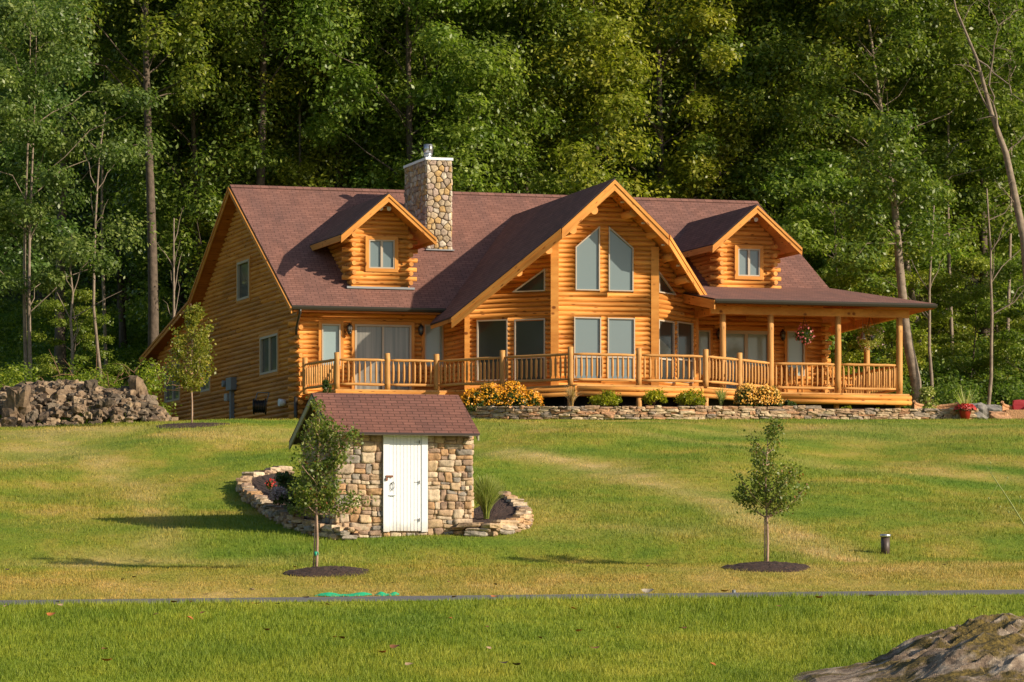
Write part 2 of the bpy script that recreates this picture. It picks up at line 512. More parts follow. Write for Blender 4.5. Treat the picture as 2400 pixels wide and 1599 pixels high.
# the shed door: white boards, scuffed and splashed with soil near the foot
m, nt, b = mat_new('door_paint'); geo = nt.nodes.new('ShaderNodeNewGeometry')
sep = nt.nodes.new('ShaderNodeSeparateXYZ'); nt.links.new(geo.outputs['Position'], sep.inputs[0])
f = noise_tex(nt, mapping(nt, geo.outputs['Position'], (7, 7, 3.5)), 1.0, 6, .7)
ad = nt.nodes.new('ShaderNodeMath'); ad.operation = 'MULTIPLY_ADD'; ad.inputs[1].default_value = .55; nt.links.new(f, ad.inputs[0]); nt.links.new(sep.outputs['Z'], ad.inputs[2])
nt.links.new(ramp(nt, ad.outputs[0], [(0, (.40, .32, .24)), (1.0, (.78, .80, .84))]), b.inputs['Base Color'])
mr = nt.nodes.new('ShaderNodeMapRange'); mr.inputs[1].default_value = 1.02; mr.inputs[2].default_value = 1.42
nt.links.new(ad.outputs[0], mr.inputs[0]); rp_ = [n for n in nt.nodes if n.type == 'VALTORGB'][0]; nt.links.new(mr.outputs[0], rp_.inputs[0])
b.inputs['Roughness'].default_value = .55
M['doorpaint'] = m

# ------------------------------------------------------------ house frame: u along the front, v into the depth, z up
A0 = (-7.154, 93.0)
EX = (math.cos(R(12.8)), math.sin(R(12.8)))
EY = (-math.sin(R(22.2)), math.cos(R(22.2)))

def H(u, v, z):
    return (A0[0] + u * EX[0] + v * EY[0], A0[1] + u * EX[1] + v * EY[1], z)

def upx(px, v):
    """u of what stands at depth v and is seen at column px"""
    k = (px - 1200) / FP
    x0 = A0[0] + v * EY[0]; d0 = A0[1] + v * EY[1]
    return (k * d0 - x0) / (EX[0] - k * EX[1])

def zpy(py, u, v):
    return (HORY - py) / FP * (A0[1] + u * EX[1] + v * EY[1])

class Wall:
    """vertical plane from p0 to p1 (u, v); s runs along it, o is metres out of it towards the camera side"""
    def __init__(s, p0, p1, sh=None):
        s.a = Vector(H(p0[0], p0[1], 0)[:2]) if sh is None else Vector(p0)
        b = Vector(H(p1[0], p1[1], 0)[:2]) if sh is None else Vector(p1)
        s.L = (b - s.a).length
        s.t = (b - s.a) / s.L
        s.n = Vector((s.t.y, -s.t.x))
    def P(s, q, z, o=0):
        p = s.a + s.t * q + s.n * o
        return (p.x, p.y, z)
    def s_px(s, px):
        k = (px - 1200) / FP
        return (k * s.a.y - s.a.x) / (s.t.x - k * s.t.y)
    def z_py(s, py, q):
        return (HORY - py) / FP * (s.a.y + s.t.y * q)
    def sz(s, px, py):
        q = s.s_px(px); return q, s.z_py(py, q)

LH = .157                       # height of one log course
def intervals(poly, z):
    xs = []
    for i in range(len(poly)):
        (x0, z0), (x1, z1) = poly[i], poly[(i + 1) % len(poly)]
        if (z0 <= z < z1) or (z1 <= z < z0):
            xs.append(x0 + (x1 - x0) * (z - z0) / (z1 - z0))
    xs.sort()
    return [(xs[i], xs[i + 1]) for i in range(0, len(xs) - 1, 2)]

def log_courses(mb, W, poly, holes=(), seed=1, bulge=.066, h=LH, zref=4.0, var=.19, run=(3, 5.5)):
    rg = random.Random(seed)
    zmin = min(p[1] for p in poly); zmax = max(p[1] for p in poly)
    i0 = int((zmin - zref) / h); i1 = int((zmax - zref) / h) + 1
    ns = 6
    for i in range(i0, i1 + 1):
        zc = zref + (i + .5) * h
        if zc < zmin or zc > zmax: continue
        iv = intervals(poly, zc)
        for hp in holes:
            hv = intervals(hp, zc)
            out = []
            for a, b in iv:
                cur = [(a, b)]
                for c, d in hv:
                    nx = []
                    for (e, f) in cur:
                        if d <= e or c >= f: nx.append((e, f)); continue
                        if c > e: nx.append((e, c))
                        if d < f: nx.append((d, f))
                    cur = nx
                out += cur
            iv = out
        for a, b in iv:
            if b - a < .02: continue
            cuts = [a]
            q = a + rg.uniform(run[0] * .5, run[1])
            while q < b - .8:
                cuts.append(q); q += rg.uniform(*run)
            cuts.append(b)
            for c0, c1 in zip(cuts[:-1], cuts[1:]):
                r = min(1, max(0, rg.gauss(.55, var)))
                c0g, c1g = c0 + .004, c1 - .004
                o = rg.uniform(0, 90)
                bb = bulge * rg.uniform(.9, 1.12)
                ra, rb = [], []
                for k in range(ns + 1):
                    t = k / ns
                    z = zc - h / 2 + h * t
                    off = bb * (math.sin(math.pi * t)) ** .62
                    ra.append(mb.vert(W.P(c0g, z, off), (c0g + o, t * .22 + o, o)))
                    rb.append(mb.vert(W.P(c1g, z, off), (c1g + o, t * .22 + o, o)))
                mb.cs = True
                for k in range(ns):
                    mb.face((ra[k], rb[k], rb[k + 1], ra[k + 1]), r)
                mb.cs = False
                mb.face(ra[::-1], r); mb.face(rb, r)

def poly_inset(p, d):
    """inset of a convex polygon"""
    n = len(p); out = []
    area = sum(p[i][0] * p[(i + 1) % n][1] - p[(i + 1) % n][0] * p[i][1] for i in range(n))
    sg = 1 if area > 0 else -1
    ln = []
    for i in range(n):
        a, b = Vector(p[i]), Vector(p[(i + 1) % n])
        t = (b - a).normalized(); nn = Vector((-t.y, t.x)) * sg
        ln.append((a + nn * d, t))
    for i in range(n):
        (a, t), (b, s_) = ln[i - 1], ln[i]
        den = t.x * s_.y - t.y * s_.x
        q = b - a
        k = (q.x * s_.y - q.y * s_.x) / den
        out.append(tuple(a + t * k))
    return out

def ring(mb, W, outer, inner, o0, o1, r=.5):
    """frame between two polygons on a wall, from o0 to o1 out of it"""
    n = len(outer)
    for i in range(n):
        j = (i + 1) % n
        a = [W.P(*outer[i], o0), W.P(*outer[j], o0), W.P(*inner[j], o0), W.P(*inner[i], o0)]
        b = [W.P(*outer[i], o1), W.P(*outer[j], o1), W.P(*inner[j], o1), W.P(*inner[i], o1)]
        L = (Vector(outer[j]) - Vector(outer[i])).length
        g = [(0, i, 0), (L, i, 0), (L, i + .1, 0), (0, i + .1, 0)]
        mb.prism(a, b, r, g)

def slab(mb, W, poly, o0, o1, r=.5):
    mb.prism([W.P(*q, o0) for q in poly], [W.P(*q, o1) for q in poly], r)

def add_window(parent, W, poly, glass, casing=.0, fw=.05, mull=(), trans=(), label=None, name='window', sill=False):
    """poly is the outer edge of the pale frame; mull are fractions of the width, trans fractions of the height"""
    mb = MB()
    if casing > 0:
        mb.cm = 1
        ring(mb, W, poly_inset(poly, -casing), poly, -.02, .085, .6)
        mb.cm = 0
    inn = poly_inset(poly, fw)
    ring(mb, W, poly, inn, -.03, .10 if casing else .075, .5)
    x0 = min(p[0] for p in inn); x1 = max(p[0] for p in inn); z0 = min(p[1] for p in inn); z1 = max(p[1] for p in inn)
    for f in mull:
        x = x0 + (x1 - x0) * f
        slab(mb, W, [(x - fw * .55, z0), (x + fw * .55, z0), (x + fw * .55, z1), (x - fw * .55, z1)], -.02, .072)
    for f in trans:
        z = z0 + (z1 - z0) * f
        slab(mb, W, [(x0, z - fw * .7), (x1, z - fw * .7), (x1, z + fw * .7), (x0, z + fw * .7)], -.02, .066)
    o = mb.build(name, [M['frame'], M['trim']], parent, label=label)
    # panes, one for each light
    xs = [x0] + [x0 + (x1 - x0) * f for f in mull] + [x1]
    zs = [z0] + [z0 + (z1 - z0) * f for f in trans] + [z1]
    if len(poly) == 4 and (len(xs) > 2 or len(zs) > 2):
        for i in range(len(xs) - 1):
            for j in range(len(zs) - 1):
                pm = MB()
                slab(pm, W, [(xs[i] - .01, zs[j] - .01), (xs[i + 1] + .01, zs[j] - .01), (xs[i + 1] + .01, zs[j + 1] + .01), (xs[i] - .01, zs[j + 1] + .01)], -.015, .012)
                g = glass[min(i, len(glass) - 1)] if isinstance(glass, (list, tuple)) else glass
                pm.build('pane', g, o)
    else:
        pm = MB()
        slab(pm, W, poly_inset(poly, fw * .7), -.015, .012)
        pm.build('pane', glass, o)
    return o

def rect(W, px0, py0, px1, py1):
    """rectangle on a wall from its picture corners; the top and foot are level"""
    s0 = W.s_px(px0); s1 = W.s_px(px1); sm = (s0 + s1) / 2
    return [(s0, W.z_py(py1, sm)), (s1, W.z_py(py1, sm)), (s1, W.z_py(py0, sm)), (s0, W.z_py(py0, sm))]

def roof_plane(mb_s, mb_w, pts, eave_dir, thick_s=.05, thick_w=.2, inset=.03, edge_mat=1):
    """a roof slope: shingled sheet with a dark edge over a wooden deck; pts (world) run round the top face"""
    P = [Vector(p) for p in pts]
    n = (P[1] - P[0]).cross(P[2] - P[0])
    n = n.normalized()
    if n.z < 0: P = P[::-1]; n = -n
    e = Vector(eave_dir); e = (e - n * e.dot(n)).normalized()
    t = n.cross(e)
    g = [(p.dot(e), p.dot(t), 0) for p in P]
    top = [tuple(p) for p in P]
    bot = [tuple(p - Vector((0, 0, thick_s))) for p in P]
    i = [mb_s.vert(p, q) for p, q in zip(top, g)]
    mb_s.cm = 0; mb_s.face(i)
    j = [mb_s.vert(p, q) for p, q in zip(bot, g)]
    mb_s.cm = edge_mat
    k = len(P)
    for a in range(k):
        b = (a + 1) % k
        mb_s.face((i[b], i[a], j[a], j[b]))
    mb_s.face(j[::-1])
    if mb_w is not None:
        c = sum(P, Vector()) / k
        Q = []
        for p in P:
            d = (c - p); d = d.normalized() * inset if d.length > .1 else d
            Q.append(p + d)
        a = [tuple(p - Vector((0, 0, thick_s + .002))) for p in Q]
        b = [tuple(p - Vector((0, 0, thick_s + thick_w))) for p in Q]
        mb_w.prism(b, a, .5, g)

def board(mb, p, q, h, t, out, r=.5):
    """fascia: a board hanging below the line p-q, h high, t thick towards out (x, y)"""
    p, q = Vector(p), Vector(q)
    o = Vector((out[0], out[1], 0)).normalized() * t
    dn = Vector((0, 0, -h))
    L = (q - p).length
    mb.prism([tuple(p + dn), tuple(q + dn), tuple(q), tuple(p)], [tuple(p + dn + o), tuple(q + dn + o), tuple(q + o), tuple(p + o)], r,
             [(0, 0, r), (L, 0, r), (L, .3, r), (0, .3, r)])

# ------------------------------------------------------------ the log house
ZB = 4.7                        # foot of the walls, just under the turf
DK = 6.10                       # deck floor
RV, RZ = 6.44, 13.92            # main ridge
PIT = .675
def zmain(v): return RZ - PIT * abs(RV - v)
KV, KZ = 11.73, RZ - PIT * (11.73 - RV)
BV, BZ = 18.96, 8.72
UR = 18.44                      # right end wall
CVF = -3.85
PL, PCL, PCR, PR = (upx(1095, -2.05), -2.05), (upx(1300, CVF), CVF), (upx(1535, CVF), CVF), (12.95, -2.05)

house = thing('log_house', 'honey coloured log house with a dark red roof, two dormers and a railed deck', 'house', H(9, 6, ZB))
hx = Vector((EX[0], EX[1], 0)); hy = Vector((EY[0], EY[1], 0))

# walls ---------------------------------------------------
WF = Wall((0, 0), (UR, 0))                       # front wall
WG = Wall((0, 18.06), (0, 0))                    # left gable wall, s runs from the back to the front
WPL = Wall(PL, PCL); WPC = Wall(PCL, PCR); WPR = Wall(PCR, PR)
WRL = Wall((PL[0], 0), PL); WRR = Wall(PR, (12.95, 0))
WE = Wall((UR, 0), (UR, 10))                     # right end wall
gz = 18.06

# windows as polygons (s, z)
w_left1 = rect(WF, 753.6, 760, 797, 858)
w_slide = rect(WF, 831, 762, 963, 918)
w_left2 = rect(WF, 994.5, 762, 1038, 860)
w_right1 = rect(WF, 1634, 775, 1663, 880)
w_french = rect(WF, 1691, 776, 1804, 932)
w_right2 = rect(WF, 1843, 777, 1884, 882)
w_pl1 = rect(WPL, 1119, 750, 1191, 893); w_pl2 = rect(WPL, 1207, 748, 1279, 893)
w_plt = [WPL.sz(1201, 686), WPL.sz(1279, 684), WPL.sz(1279, 630)]
w_plt[1] = (w_plt[1][0], w_plt[0][1])
w_pc1 = rect(WPC, 1344.5, 744, 1407.8, 893); w_pc2 = rect(WPC, 1423.6, 746, 1487, 893)
b1 = WPC.z_py(682, 1.5)
w_pu1 = [(WPC.s_px(1348), b1), (WPC.s_px(1405), b1), WPC.sz(1405, 530), WPC.sz(1348, 579)]
w_pu2 = [(WPC.s_px(1425.6), b1), (WPC.s_px(1483.5), b1), WPC.sz(1483.5, 582), WPC.sz(1425.6, 531)]
w_pr1 = rect(WPR, 1540.5, 752, 1577, 897); w_pr2 = rect(WPR, 1584, 756, 1621, 897)
w_prt = [WPR.sz(1541, 686), WPR.sz(1582, 690), WPR.sz(1541, 636)]
w_prt[1] = (w_prt[1][0], w_prt[0][1])
def grect(px0, px1, py0, py1):
    s0, s1 = WG.s_px(px0), WG.s_px(px1)
    return [(s0, WG.z_py(py1, s0)), (s1, WG.z_py(py1, s0)), (s1, WG.z_py(py0, s0)), (s0, WG.z_py(py0, s0))]
w_g1 = grect(561, 589, 617, 707)
w_g2 = grect(615, 656, 792, 880)
w_g3 = grect(391, 426, 860, 945)
w_g4 = grect(476, 497, 820, 920)

def wall_obj(W, poly, holes, seed, pad=.0, **k):
    mb = MB()
    log_courses(mb, W, poly, [poly_inset(h, -pad) if pad else h for h in holes], seed, **k)
    # backing so that nothing shows through the joints
    return mb

# front wall left of the prow and right of it
def zunder(W, s): return 0
mb = wall_obj(WF, [(0, ZB), (4.96, ZB), (4.96, 9.3), (0, 9.3)], [w_left1, w_slide, w_left2], 3, .10)
slab(mb, WF, [(0, ZB), (4.96, ZB), (4.96, 9.3), (0, 9.3)], -.12, -.01)
mb.build('log_wall', M['log'], house)
mb = wall_obj(WF, [(12.95, ZB), (UR, ZB), (UR, 9.5), (12.95, 9.5)], [w_right1, w_french, w_right2], 4, .10)
slab(mb, WF, [(12.95, ZB), (UR, ZB), (UR, 9.5), (12.95, 9.5)], -.12, -.01)
mb.build('log_wall', M['log'], house)
# gable wall
gp = [(0, ZB), (gz, ZB), (gz, zmain(0) - .2), (gz - RV, RZ - .2), (gz - KV, KZ - .2), (0, 8.80)]
mb = wall_obj(WG, gp, [w_g1, w_g2, w_g3, w_g4], 5, var=.07, run=(7, 13))
slab(mb, WG, gp, -.12, -.01)
mb.build('log_wall', M['log'], house)
# right end wall, under the porch roof
gp2 = [(0, ZB), (10, ZB), (10, 9.6), (0, 9.6)]
mb = wall_obj(WE, gp2, [], 6)
slab(mb, WE, gp2, -.12, -.01)
mb.build('log_wall', M['log'], house)
mb = wall_obj(Wall((UR, .9), (UR, 12)), [(0, 9.9), (11.1, 9.9), (11.1, zmain(12) - .3), (RV - .9, RZ - .33), (0, zmain(.9) - .3)], [], 16)
mb.build('log_wall', M['log'], house)

# prow walls: outlines follow the rakes
UA0 = upx(1440, -4.9); ZA0 = zpy(418, UA0, -4.9)
def zprow(u): return ZA0 - .94 * abs(u - UA0)
def uv_s(p0, p1, W):
    """heights of the prow roof along a prow wall, s -> z"""
    out = []
    for k in range(13):
        t = k / 12
        u = p0[0] + (p1[0] - p0[0]) * t
        out.append((W.L * t, zprow(u) - .20))
    return out
for (W, a, b, holes, sd) in ((WPL, PL, PCL, [w_pl1, w_pl2, w_plt], 7), (WPC, PCL, PCR, [w_pc1, w_pc2, w_pu1, w_pu2], 8), (WPR, PCR, PR, [w_pr1, w_pr2, w_prt], 9)):
    top = uv_s(a, b, W)
    poly = [(0, DK - .05), (W.L, DK - .05)] + top[::-1]
    mb = wall_obj(W, poly, holes, sd, .0)
    slab(mb, W, [(0, DK - .4), (W.L, DK - .4)] + top[::-1], -.12, -.01)
    mb.build('log_wall', M['log'], house)
for (W, sd) in ((WRL, 10), (WRR, 11)):
    poly = [(0, DK - .4), (W.L, DK - .4), (W.L, 9.0), (0, 9.0)]
    mb = wall_obj(W, poly, [], sd)
    slab(mb, W, poly, -.12, -.01)
    mb.build('log_wall', M['log'], house)
# corner trim of the prow
def corner_post(p, z0, z1, wd=.13):
    mb = MB()
    c = Vector(H(p[0], p[1], 0))
    mb.obox((c.x, c.y - .02, (z0 + z1) / 2), (1, 0, 0), wd, .10, (z1 - z0) / 2, .75)
    mb.build('corner_trim', M['trim'], house)
corner_post(PL, DK, zprow(PL[0]) - .36, .085)
corner_post(PCL, DK, zprow(PCL[0]) - .36)
corner_post(PCR, DK, zprow(PCR[0]) - .36)
corner_post(PR, DK, 8.95, .07)

# windows
add_window(house, WF, w_left1, M['shadeP'], .11, .045)
sl_ = add_window(house, WF, w_slide, M['curtain'], .11, .06, mull=(.5,), name='sliding_door', label='white framed sliding glass door with pale curtains behind')
add_window(house, WF, w_left2, M['shadeP'], .11, .045)
add_window(house, WF, w_right1, M['shadeP'], .09, .045)
add_window(house, WF, w_french, M['shadeP'], .09, .11, mull=(.5,), name='french_door', label='pair of glazed tan doors opening on the porch')
add_window(house, WF, w_right2, M['shadeP'], .09, .045)
for p in (w_pl1, w_pl2): add_window(house, WPL, p, M['glassdark'], 0, .042, trans=(.37,))
add_window(house, WPL, w_plt, M['glassdark'], 0, .038, label='small triangular window under the left rake')
for p in (w_pc1, w_pc2): add_window(house, WPC, p, M['shade'], 0, .038, trans=(.37,))
for p in (w_pu1, w_pu2): add_window(house, WPC, p, M['shade'], 0, .038, label='tall window with a slanted head under the roof peak')
for p in (w_pr1, w_pr2): add_window(house, WPR, p, M['glassdark'], 0, .042, trans=(.37,))
add_window(house, WPR, w_prt, M['glassdark'], 0, .038, label='small triangular window under the right rake')
add_window(house, WG, w_g1, M['glassdark'], .12, .08)
add_window(house, WG, w_g2, M['glassdark'], .12, .075, mull=(.5,))
add_window(house, WG, w_g3, M['glassdark'], .12, .075, mull=(.5,))
add_window(house, WG, w_g4, M['glassdark'], .12, .08)

# crossing log ends at the corners
def log_ends(u, v, z0, z1, du, dv, L=.34, rad=.082, name='log_ends', Ln=None):
    """butt and pass corner: courses stick out by turns along du and along dv"""
    mb = MB(); rg = random.Random(int(u * 10 + v))
    i = int((z0 - 4.0) / LH)
    while 4.0 + (i + 1) * LH <= z1:
        zc = 4.0 + (i + .5) * LH
        if zc - LH / 2 >= z0 - .02:
            r = min(1, max(0, rg.gauss(.6, .2)))
            e = L + rg.uniform(-.03, .03)
            if i % 2 == 0:
                a = H(u + du * e, v + .02, zc); b = H(u - du * .3, v + .02, zc)
            else:
                a = H(u + .02 * du, v + dv * e, zc); b = H(u + .02 * du, v - dv * .3, zc)
            mb.tube([a, b], rad, 10, r)
        i += 1
    return mb.build(name, M['log'], house)
log_ends(0, 0, ZB, 8.7, -1, -1)
log_ends(0, 18.06, ZB, 8.5, -1, 1, .5)
log_ends(UR, 0, DK, 8.95, 1, -1, .36)

# roofs ---------------------------------------------------
UL, URR = -.48, 19.19
ms, mw = MB(), MB()
EV = -.85
# main front slope; the right part starts at the porch roof
roof_plane(ms, mw, [H(UL, EV, zmain(EV)), H(12.6, EV, zmain(EV)), H(12.6, .3, zmain(.3)), H(URR, .3, zmain(.3)), H(URR, RV, RZ), H(UL, RV, RZ)], hx, .06, .16)
roof_plane(ms, mw, [H(UL, RV, RZ), H(URR, RV, RZ), H(URR, KV, KZ), H(UL, KV, KZ)], hx, .06, .16)
roof_plane(ms, mw, [H(UL, KV, KZ), H(URR, KV, KZ), H(URR, BV, BZ), H(UL, BV, BZ)], hx, .06, .16)
# ridge cap
for (a, b) in ((H(UL, RV, RZ), H(URR, RV, RZ)),):
    ms.cm = 0
    a, b = Vector(a), Vector(b)
    for sg in (-1, 1):
        o = hy * .17 * sg + Vector((0, 0, -.17 * PIT + .03))
        ms.poly([tuple(a + Vector((0, 0, .035))), tuple(b + Vector((0, 0, .035))), tuple(b + o), tuple(a + o)], .5, [(0, 0, 0), (18, 0, 0), (18, .13, 0), (0, .13, 0)])
ms.build('main_roof', [M['shingle'], M['edge']], house)
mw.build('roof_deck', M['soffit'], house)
# rake boards on the left gable and on the right
mb = MB()
out = (-EX[0], -EX[1])
pts = [(EV, zmain(EV)), (RV, RZ), (KV, KZ), (BV, BZ)]
mbR = MB()
for (v0, z0), (v1, z1) in zip(pts[:-1], pts[1:]):
    board(mb, H(UL, v0, z0 - .06), H(UL, v1, z1 - .06), .22, .04, out, .6)
    board(mb, H(UL - .045, v0, z0 - .055), H(UL - .045, v1, z1 - .055), .09, .03, out, .5)
    board(mbR, H(URR, v0, z0 - .06), H(URR, v1, z1 - .06), .22, .04, (EX[0], EX[1]), .6)
mb.build('rake_board', M['trim'], house); mbR.build('rake_board', M['trim'], house)

# prow roof
FV = -4.9
UA = upx(1440, FV); ZA = zpy(418, UA, FV)
VB = RV - (RZ - ZA) / PIT
apex = H(UA, FV, ZA); rb = H(UA + .45, VB, ZA)
bl = H(upx(1316, FV), FV, ZA); el = H(4.15, -3.0, zprow(4.15)); vl = H(4.15, -.95, zprow(4.15))
br_ = H(upx(1566, FV), FV, ZA); er = H(12.70, -3.4, zprow(12.70)); vr = H(12.70, .5, zprow(12.70))
ms, mw = MB(), MB()
def low(v_): return v_
n_l = (Vector(el) - Vector(apex)).cross(Vector(rb) - Vector(apex))
def on_plane(p, a, n):
    """move p up or down onto the plane through a with normal n"""
    p, a = Vector(p), Vector(a)
    return (p.x, p.y, a.z - (n.x * (p.x - a.x) + n.y * (p.y - a.y)) / n.z)
for side in (0, 1):
    e_, b_, v_ = ((el, bl, vl), (er, br_, vr))[side]
    n_ = (Vector(e_) - Vector(apex)).cross(Vector(rb) - Vector(apex))
    b2 = on_plane(b_, apex, n_)
    v2 = on_plane(v_, apex, n_)
    roof_plane(ms, mw, [apex, b2, e_, v2, rb], tuple(Vector(rb) - Vector(apex)), .06, .14)
    if side == 0: bl = b2; vl = v2
    else: br_ = b2; vr = v2
ms.build('prow_roof', [M['shingle'], M['edge']], house)
mw.build('prow_soffit', M['trim'], house)
mb = MB()
dz = Vector((0, 0, -.062))
def ext(p, q, k):
    p, q = Vector(p), Vector(q); return tuple(q + (q - p).normalized() * k)
nf = (EX[1], -EX[0])
def outn(p, q):
    d = Vector(q) - Vector(p); n = Vector((d.y, -d.x))
    if n.y > 0: n = -n
    return (n.x, n.y)
for (p, q, r) in ((apex, bl, .8), (bl, el, .35), (apex, br_, .8), (br_, er, .7)):  # left sloping board toned darker, painting the side turned from the sun
    p2, q2 = Vector(p) + dz, Vector(q) + dz
    board(mb, p2, q2, .34, .05, outn(p, q), r)
    p3 = p2 + Vector(outn(p, q)).to_3d().normalized() * .052
    q3 = q2 + Vector(outn(p, q)).to_3d().normalized() * .052
    board(mb, p3 + Vector((0, 0, .005)), q3 + Vector((0, 0, .005)), .13, .03, outn(p, q), min(1, r + .15))
mb.build('prow_fascia', M['trim'], house)
# purlin logs under the prow rake
def purlin(px, py, v1, rad=.135):
    vf = v1
    u = upx(px, vf); z = zpy(py, u, vf)
    mb = MB()
    mb.tube([H(u, vf, z), H(u, vf + 2.8, z)], rad, 14, .85)
    mb.build('purlin_log', M['log'], house)
for (px, py, v) in ((1441, 449, -4.7), (1488, 499, -4.7), (1547, 545, -4.7), (1583, 600, -4.4), (1615, 653, -4.0), (1393, 493, -4.7), (1343, 539, -4.7), (1286, 586, -4.3), (1216, 638, -3.8)):
    purlin(px, py, v)
for (px, py, v) in ((1459, 475, -4.35), (1508, 521, -4.35), (1555, 572, -4.25), (1590, 625, -3.9)):
    u = upx(px, v); zc = zprow(u) - .215
    mb = MB(); mb.tube([H(u, v, zc - .03), H(u, v, zc + .02)], .075, 12); mb.cm = 1
    mb.tube([H(u, v, zc - .035), H(u, v, zc - .01)], .045, 12)
    mb.build('soffit_light', [M['white'], M['steel']], house)

# dormers --------------------------------------------------
def dormer(uc, idx):
    lab = ('left', 'right')[idx]
    DV, hw = .3, .98
    zb = zmain(DV) - .05
    ap = 12.86
    sl_ = .88
    W = Wall((uc - hw, DV), (uc + hw, DV))
    zt = lambda s: ap - sl_ * abs(s - hw) - .15
    poly = [(0, zb), (2 * hw, zb), (2 * hw, zt(2 * hw)), (hw, zt(hw)), (0, zt(0))]
    pw = (895, 1755)[idx]
    q = W.s_px((894, 1754)[idx])
    wz0, wz1 = W.z_py(630 if idx == 0 else 648, q), W.z_py(563 if idx == 0 else 584, q)
    ww = (.44, .40)[idx]
    wpoly = [(q - ww, wz0), (q + ww, wz0), (q + ww, wz1), (q - ww, wz1)]
    mb = MB()
    log_courses(mb, W, poly, [poly_inset(wpoly, -.11)], 20 + idx, bulge=.07, zref=4.03)
    slab(mb, W, poly, -.1, -.01)
    # side walls running back into the roof
    for sg in (-1, 1):
        u0 = uc + sg * hw
        v1 = RV - (RZ - (ap - sl_ * hw)) / PIT
        Ws = Wall((u0, v1), (u0, DV)) if sg < 0 else Wall((u0, DV), (u0, v1))
        L = Ws.L
        zq = ap - sl_ * hw - .25
        pl = [(0, zq), (0, zq + .01), (L, zq + .01), (L, zb), ] if sg < 0 else [(0, zb), (0, zq + .01), (L, zq + .01), (L, zq)]
        log_courses(mb, Ws, pl, [], 30 + idx, zref=4.03)
        slab(mb, Ws, pl, -.1, -.01)
    d = mb.build('dormer', M['log'], house, label='gabled log dormer on the %s half of the roof' % lab)
    # log ends
    mbs = {-1: MB(), 1: MB()}; rg = random.Random(idx)
    i = int((zb - 4.03) / LH) + 1
    while 4.03 + (i + 1) * LH < ap - sl_ * hw - .3:
        zc = 4.03 + (i + .5) * LH
        for sg in (-1, 1):
            r = min(1, max(0, rg.gauss(.6, .2)))
            e = .30 + rg.uniform(-.03, .03)
            if i % 2 == 0:
                mbs[sg].tube([H(uc + sg * (hw + e), DV + .0, zc), H(uc + sg * (hw - .3), DV + .0, zc)], .08, 10, r)
            else:
                mbs[sg].tube([H(uc + sg * hw, DV - e, zc), H(uc + sg * hw, DV + .4, zc)], .08, 10, r)
        i += 1
    for sg in (-1, 1): mbs[sg].build('log_ends', M['log'], d)
    # roof
    VF = -.6; hr = 1.6
    Vr = RV - (RZ - ap) / PIT + .05
    ze = ap - sl_ * hr
    Ve = RV - (RZ - ze) / PIT + .05
    ms, mw = MB(), MB()
    for sg in (-1, 1):
        roof_plane(ms, mw, [H(uc, VF, ap), H(uc + sg * hr, VF, ze), H(uc + sg * hr, Ve, ze), H(uc, Vr, ap)], hy, .05, .10)
    ms.build('dormer_roof', [M['shingle'], M['edge']], d)
    mw.build('dormer_soffit', M['trim'], d)
    mb = MB()
    for sg in (-1, 1):
        p = Vector(H(uc, VF, ap - .052)); q_ = Vector(H(uc + sg * (hr + .02), VF, ap - .052 - sl_ * (hr + .02)))
        board(mb, p, q_, .25, .045, nf, .8)
        f = Vector((nf[0], nf[1], 0)) * .047
        board(mb, p + f, q_ + f, .09, .03, nf, .95)
        board(mb, H(uc + sg * hr, VF, ze - .055), H(uc + sg * hr, Ve - .1, ze - .055), .2, .04, (EX[0] * sg, EX[1] * sg), .5)
    mb.build('dormer_fascia', M['trim'], d)
    mb = MB()
    ring(mb, W, poly_inset(wpoly, -.12), wpoly, -.02, .10, .8)
    mb.cm = 1
    inn = poly_inset(wpoly, .045)
    ring(mb, W, wpoly, inn, -.02, .085)
    slab(mb, W, [(q - .04, wz0), (q + .04, wz0), (q + .04, wz1), (q - .04, wz1)], -.02, .08)
    mb.cm = 2
    slab(mb, W, poly_inset(wpoly, .03), -.02, .02)
    mb.build('window', [M['trim'], M['frame'], M['shade']], d)
    # twin floodlight
    for k in (-1, 1):
        mb = MB()
        c = Vector(H(uc + .02 + k * .12, VF + .42, ap - .46))
        mb.tube([c + Vector((0, .10, .05)), c, c + Vector((k * .02, -.08, -.03))], [.03, .05, .075], 12, .5)
        mb.tube([c + Vector((-k * .12, .10, .08)), c + Vector((0, .08, .04))], .02, 6, .5)
        mb.build('floodlight', M['white'], d)
    # flashing at the foot
    mb = MB()
    mb.obox(tuple(Vector(H(uc, DV - .07, zb + .01))), tuple(hx), hw + .18, .12, .035)
    mb.build('flashing', M['lead'], d)
dormer(2.86, 0)
dormer(15.80, 1)

# porch roof on the right ----------------------------------
PE = -5.1; ZPE = 9.10
vj = .85; zj = zmain(vj) + .02
def zp(v): return ZPE + (zj - ZPE) * (v - PE) / (vj - PE)
ms, mw = MB(), MB()
roof_plane(ms, mw, [H(12.2, PE, ZPE), H(19.88, PE, ZPE), H(19.25, vj, zj), H(12.2, vj, zj)], hx, .05, .12)
roof_plane(ms, mw, [H(19.88, PE, ZPE), H(21.6, 5.6, ZPE), H(19.25, 5.6, ZPE + .72), H(19.25, vj, zj)], hy, .05, .12)
ms.build('porch_roof', [M['shingle'], M['edge']], house)
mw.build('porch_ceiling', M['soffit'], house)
mb = MB()
board(mb, H(12.2, PE, ZPE - .05), H(12.2, -.9, zp(-.9) - .05), .30, .04, (-EX[0], -EX[1]), .5)
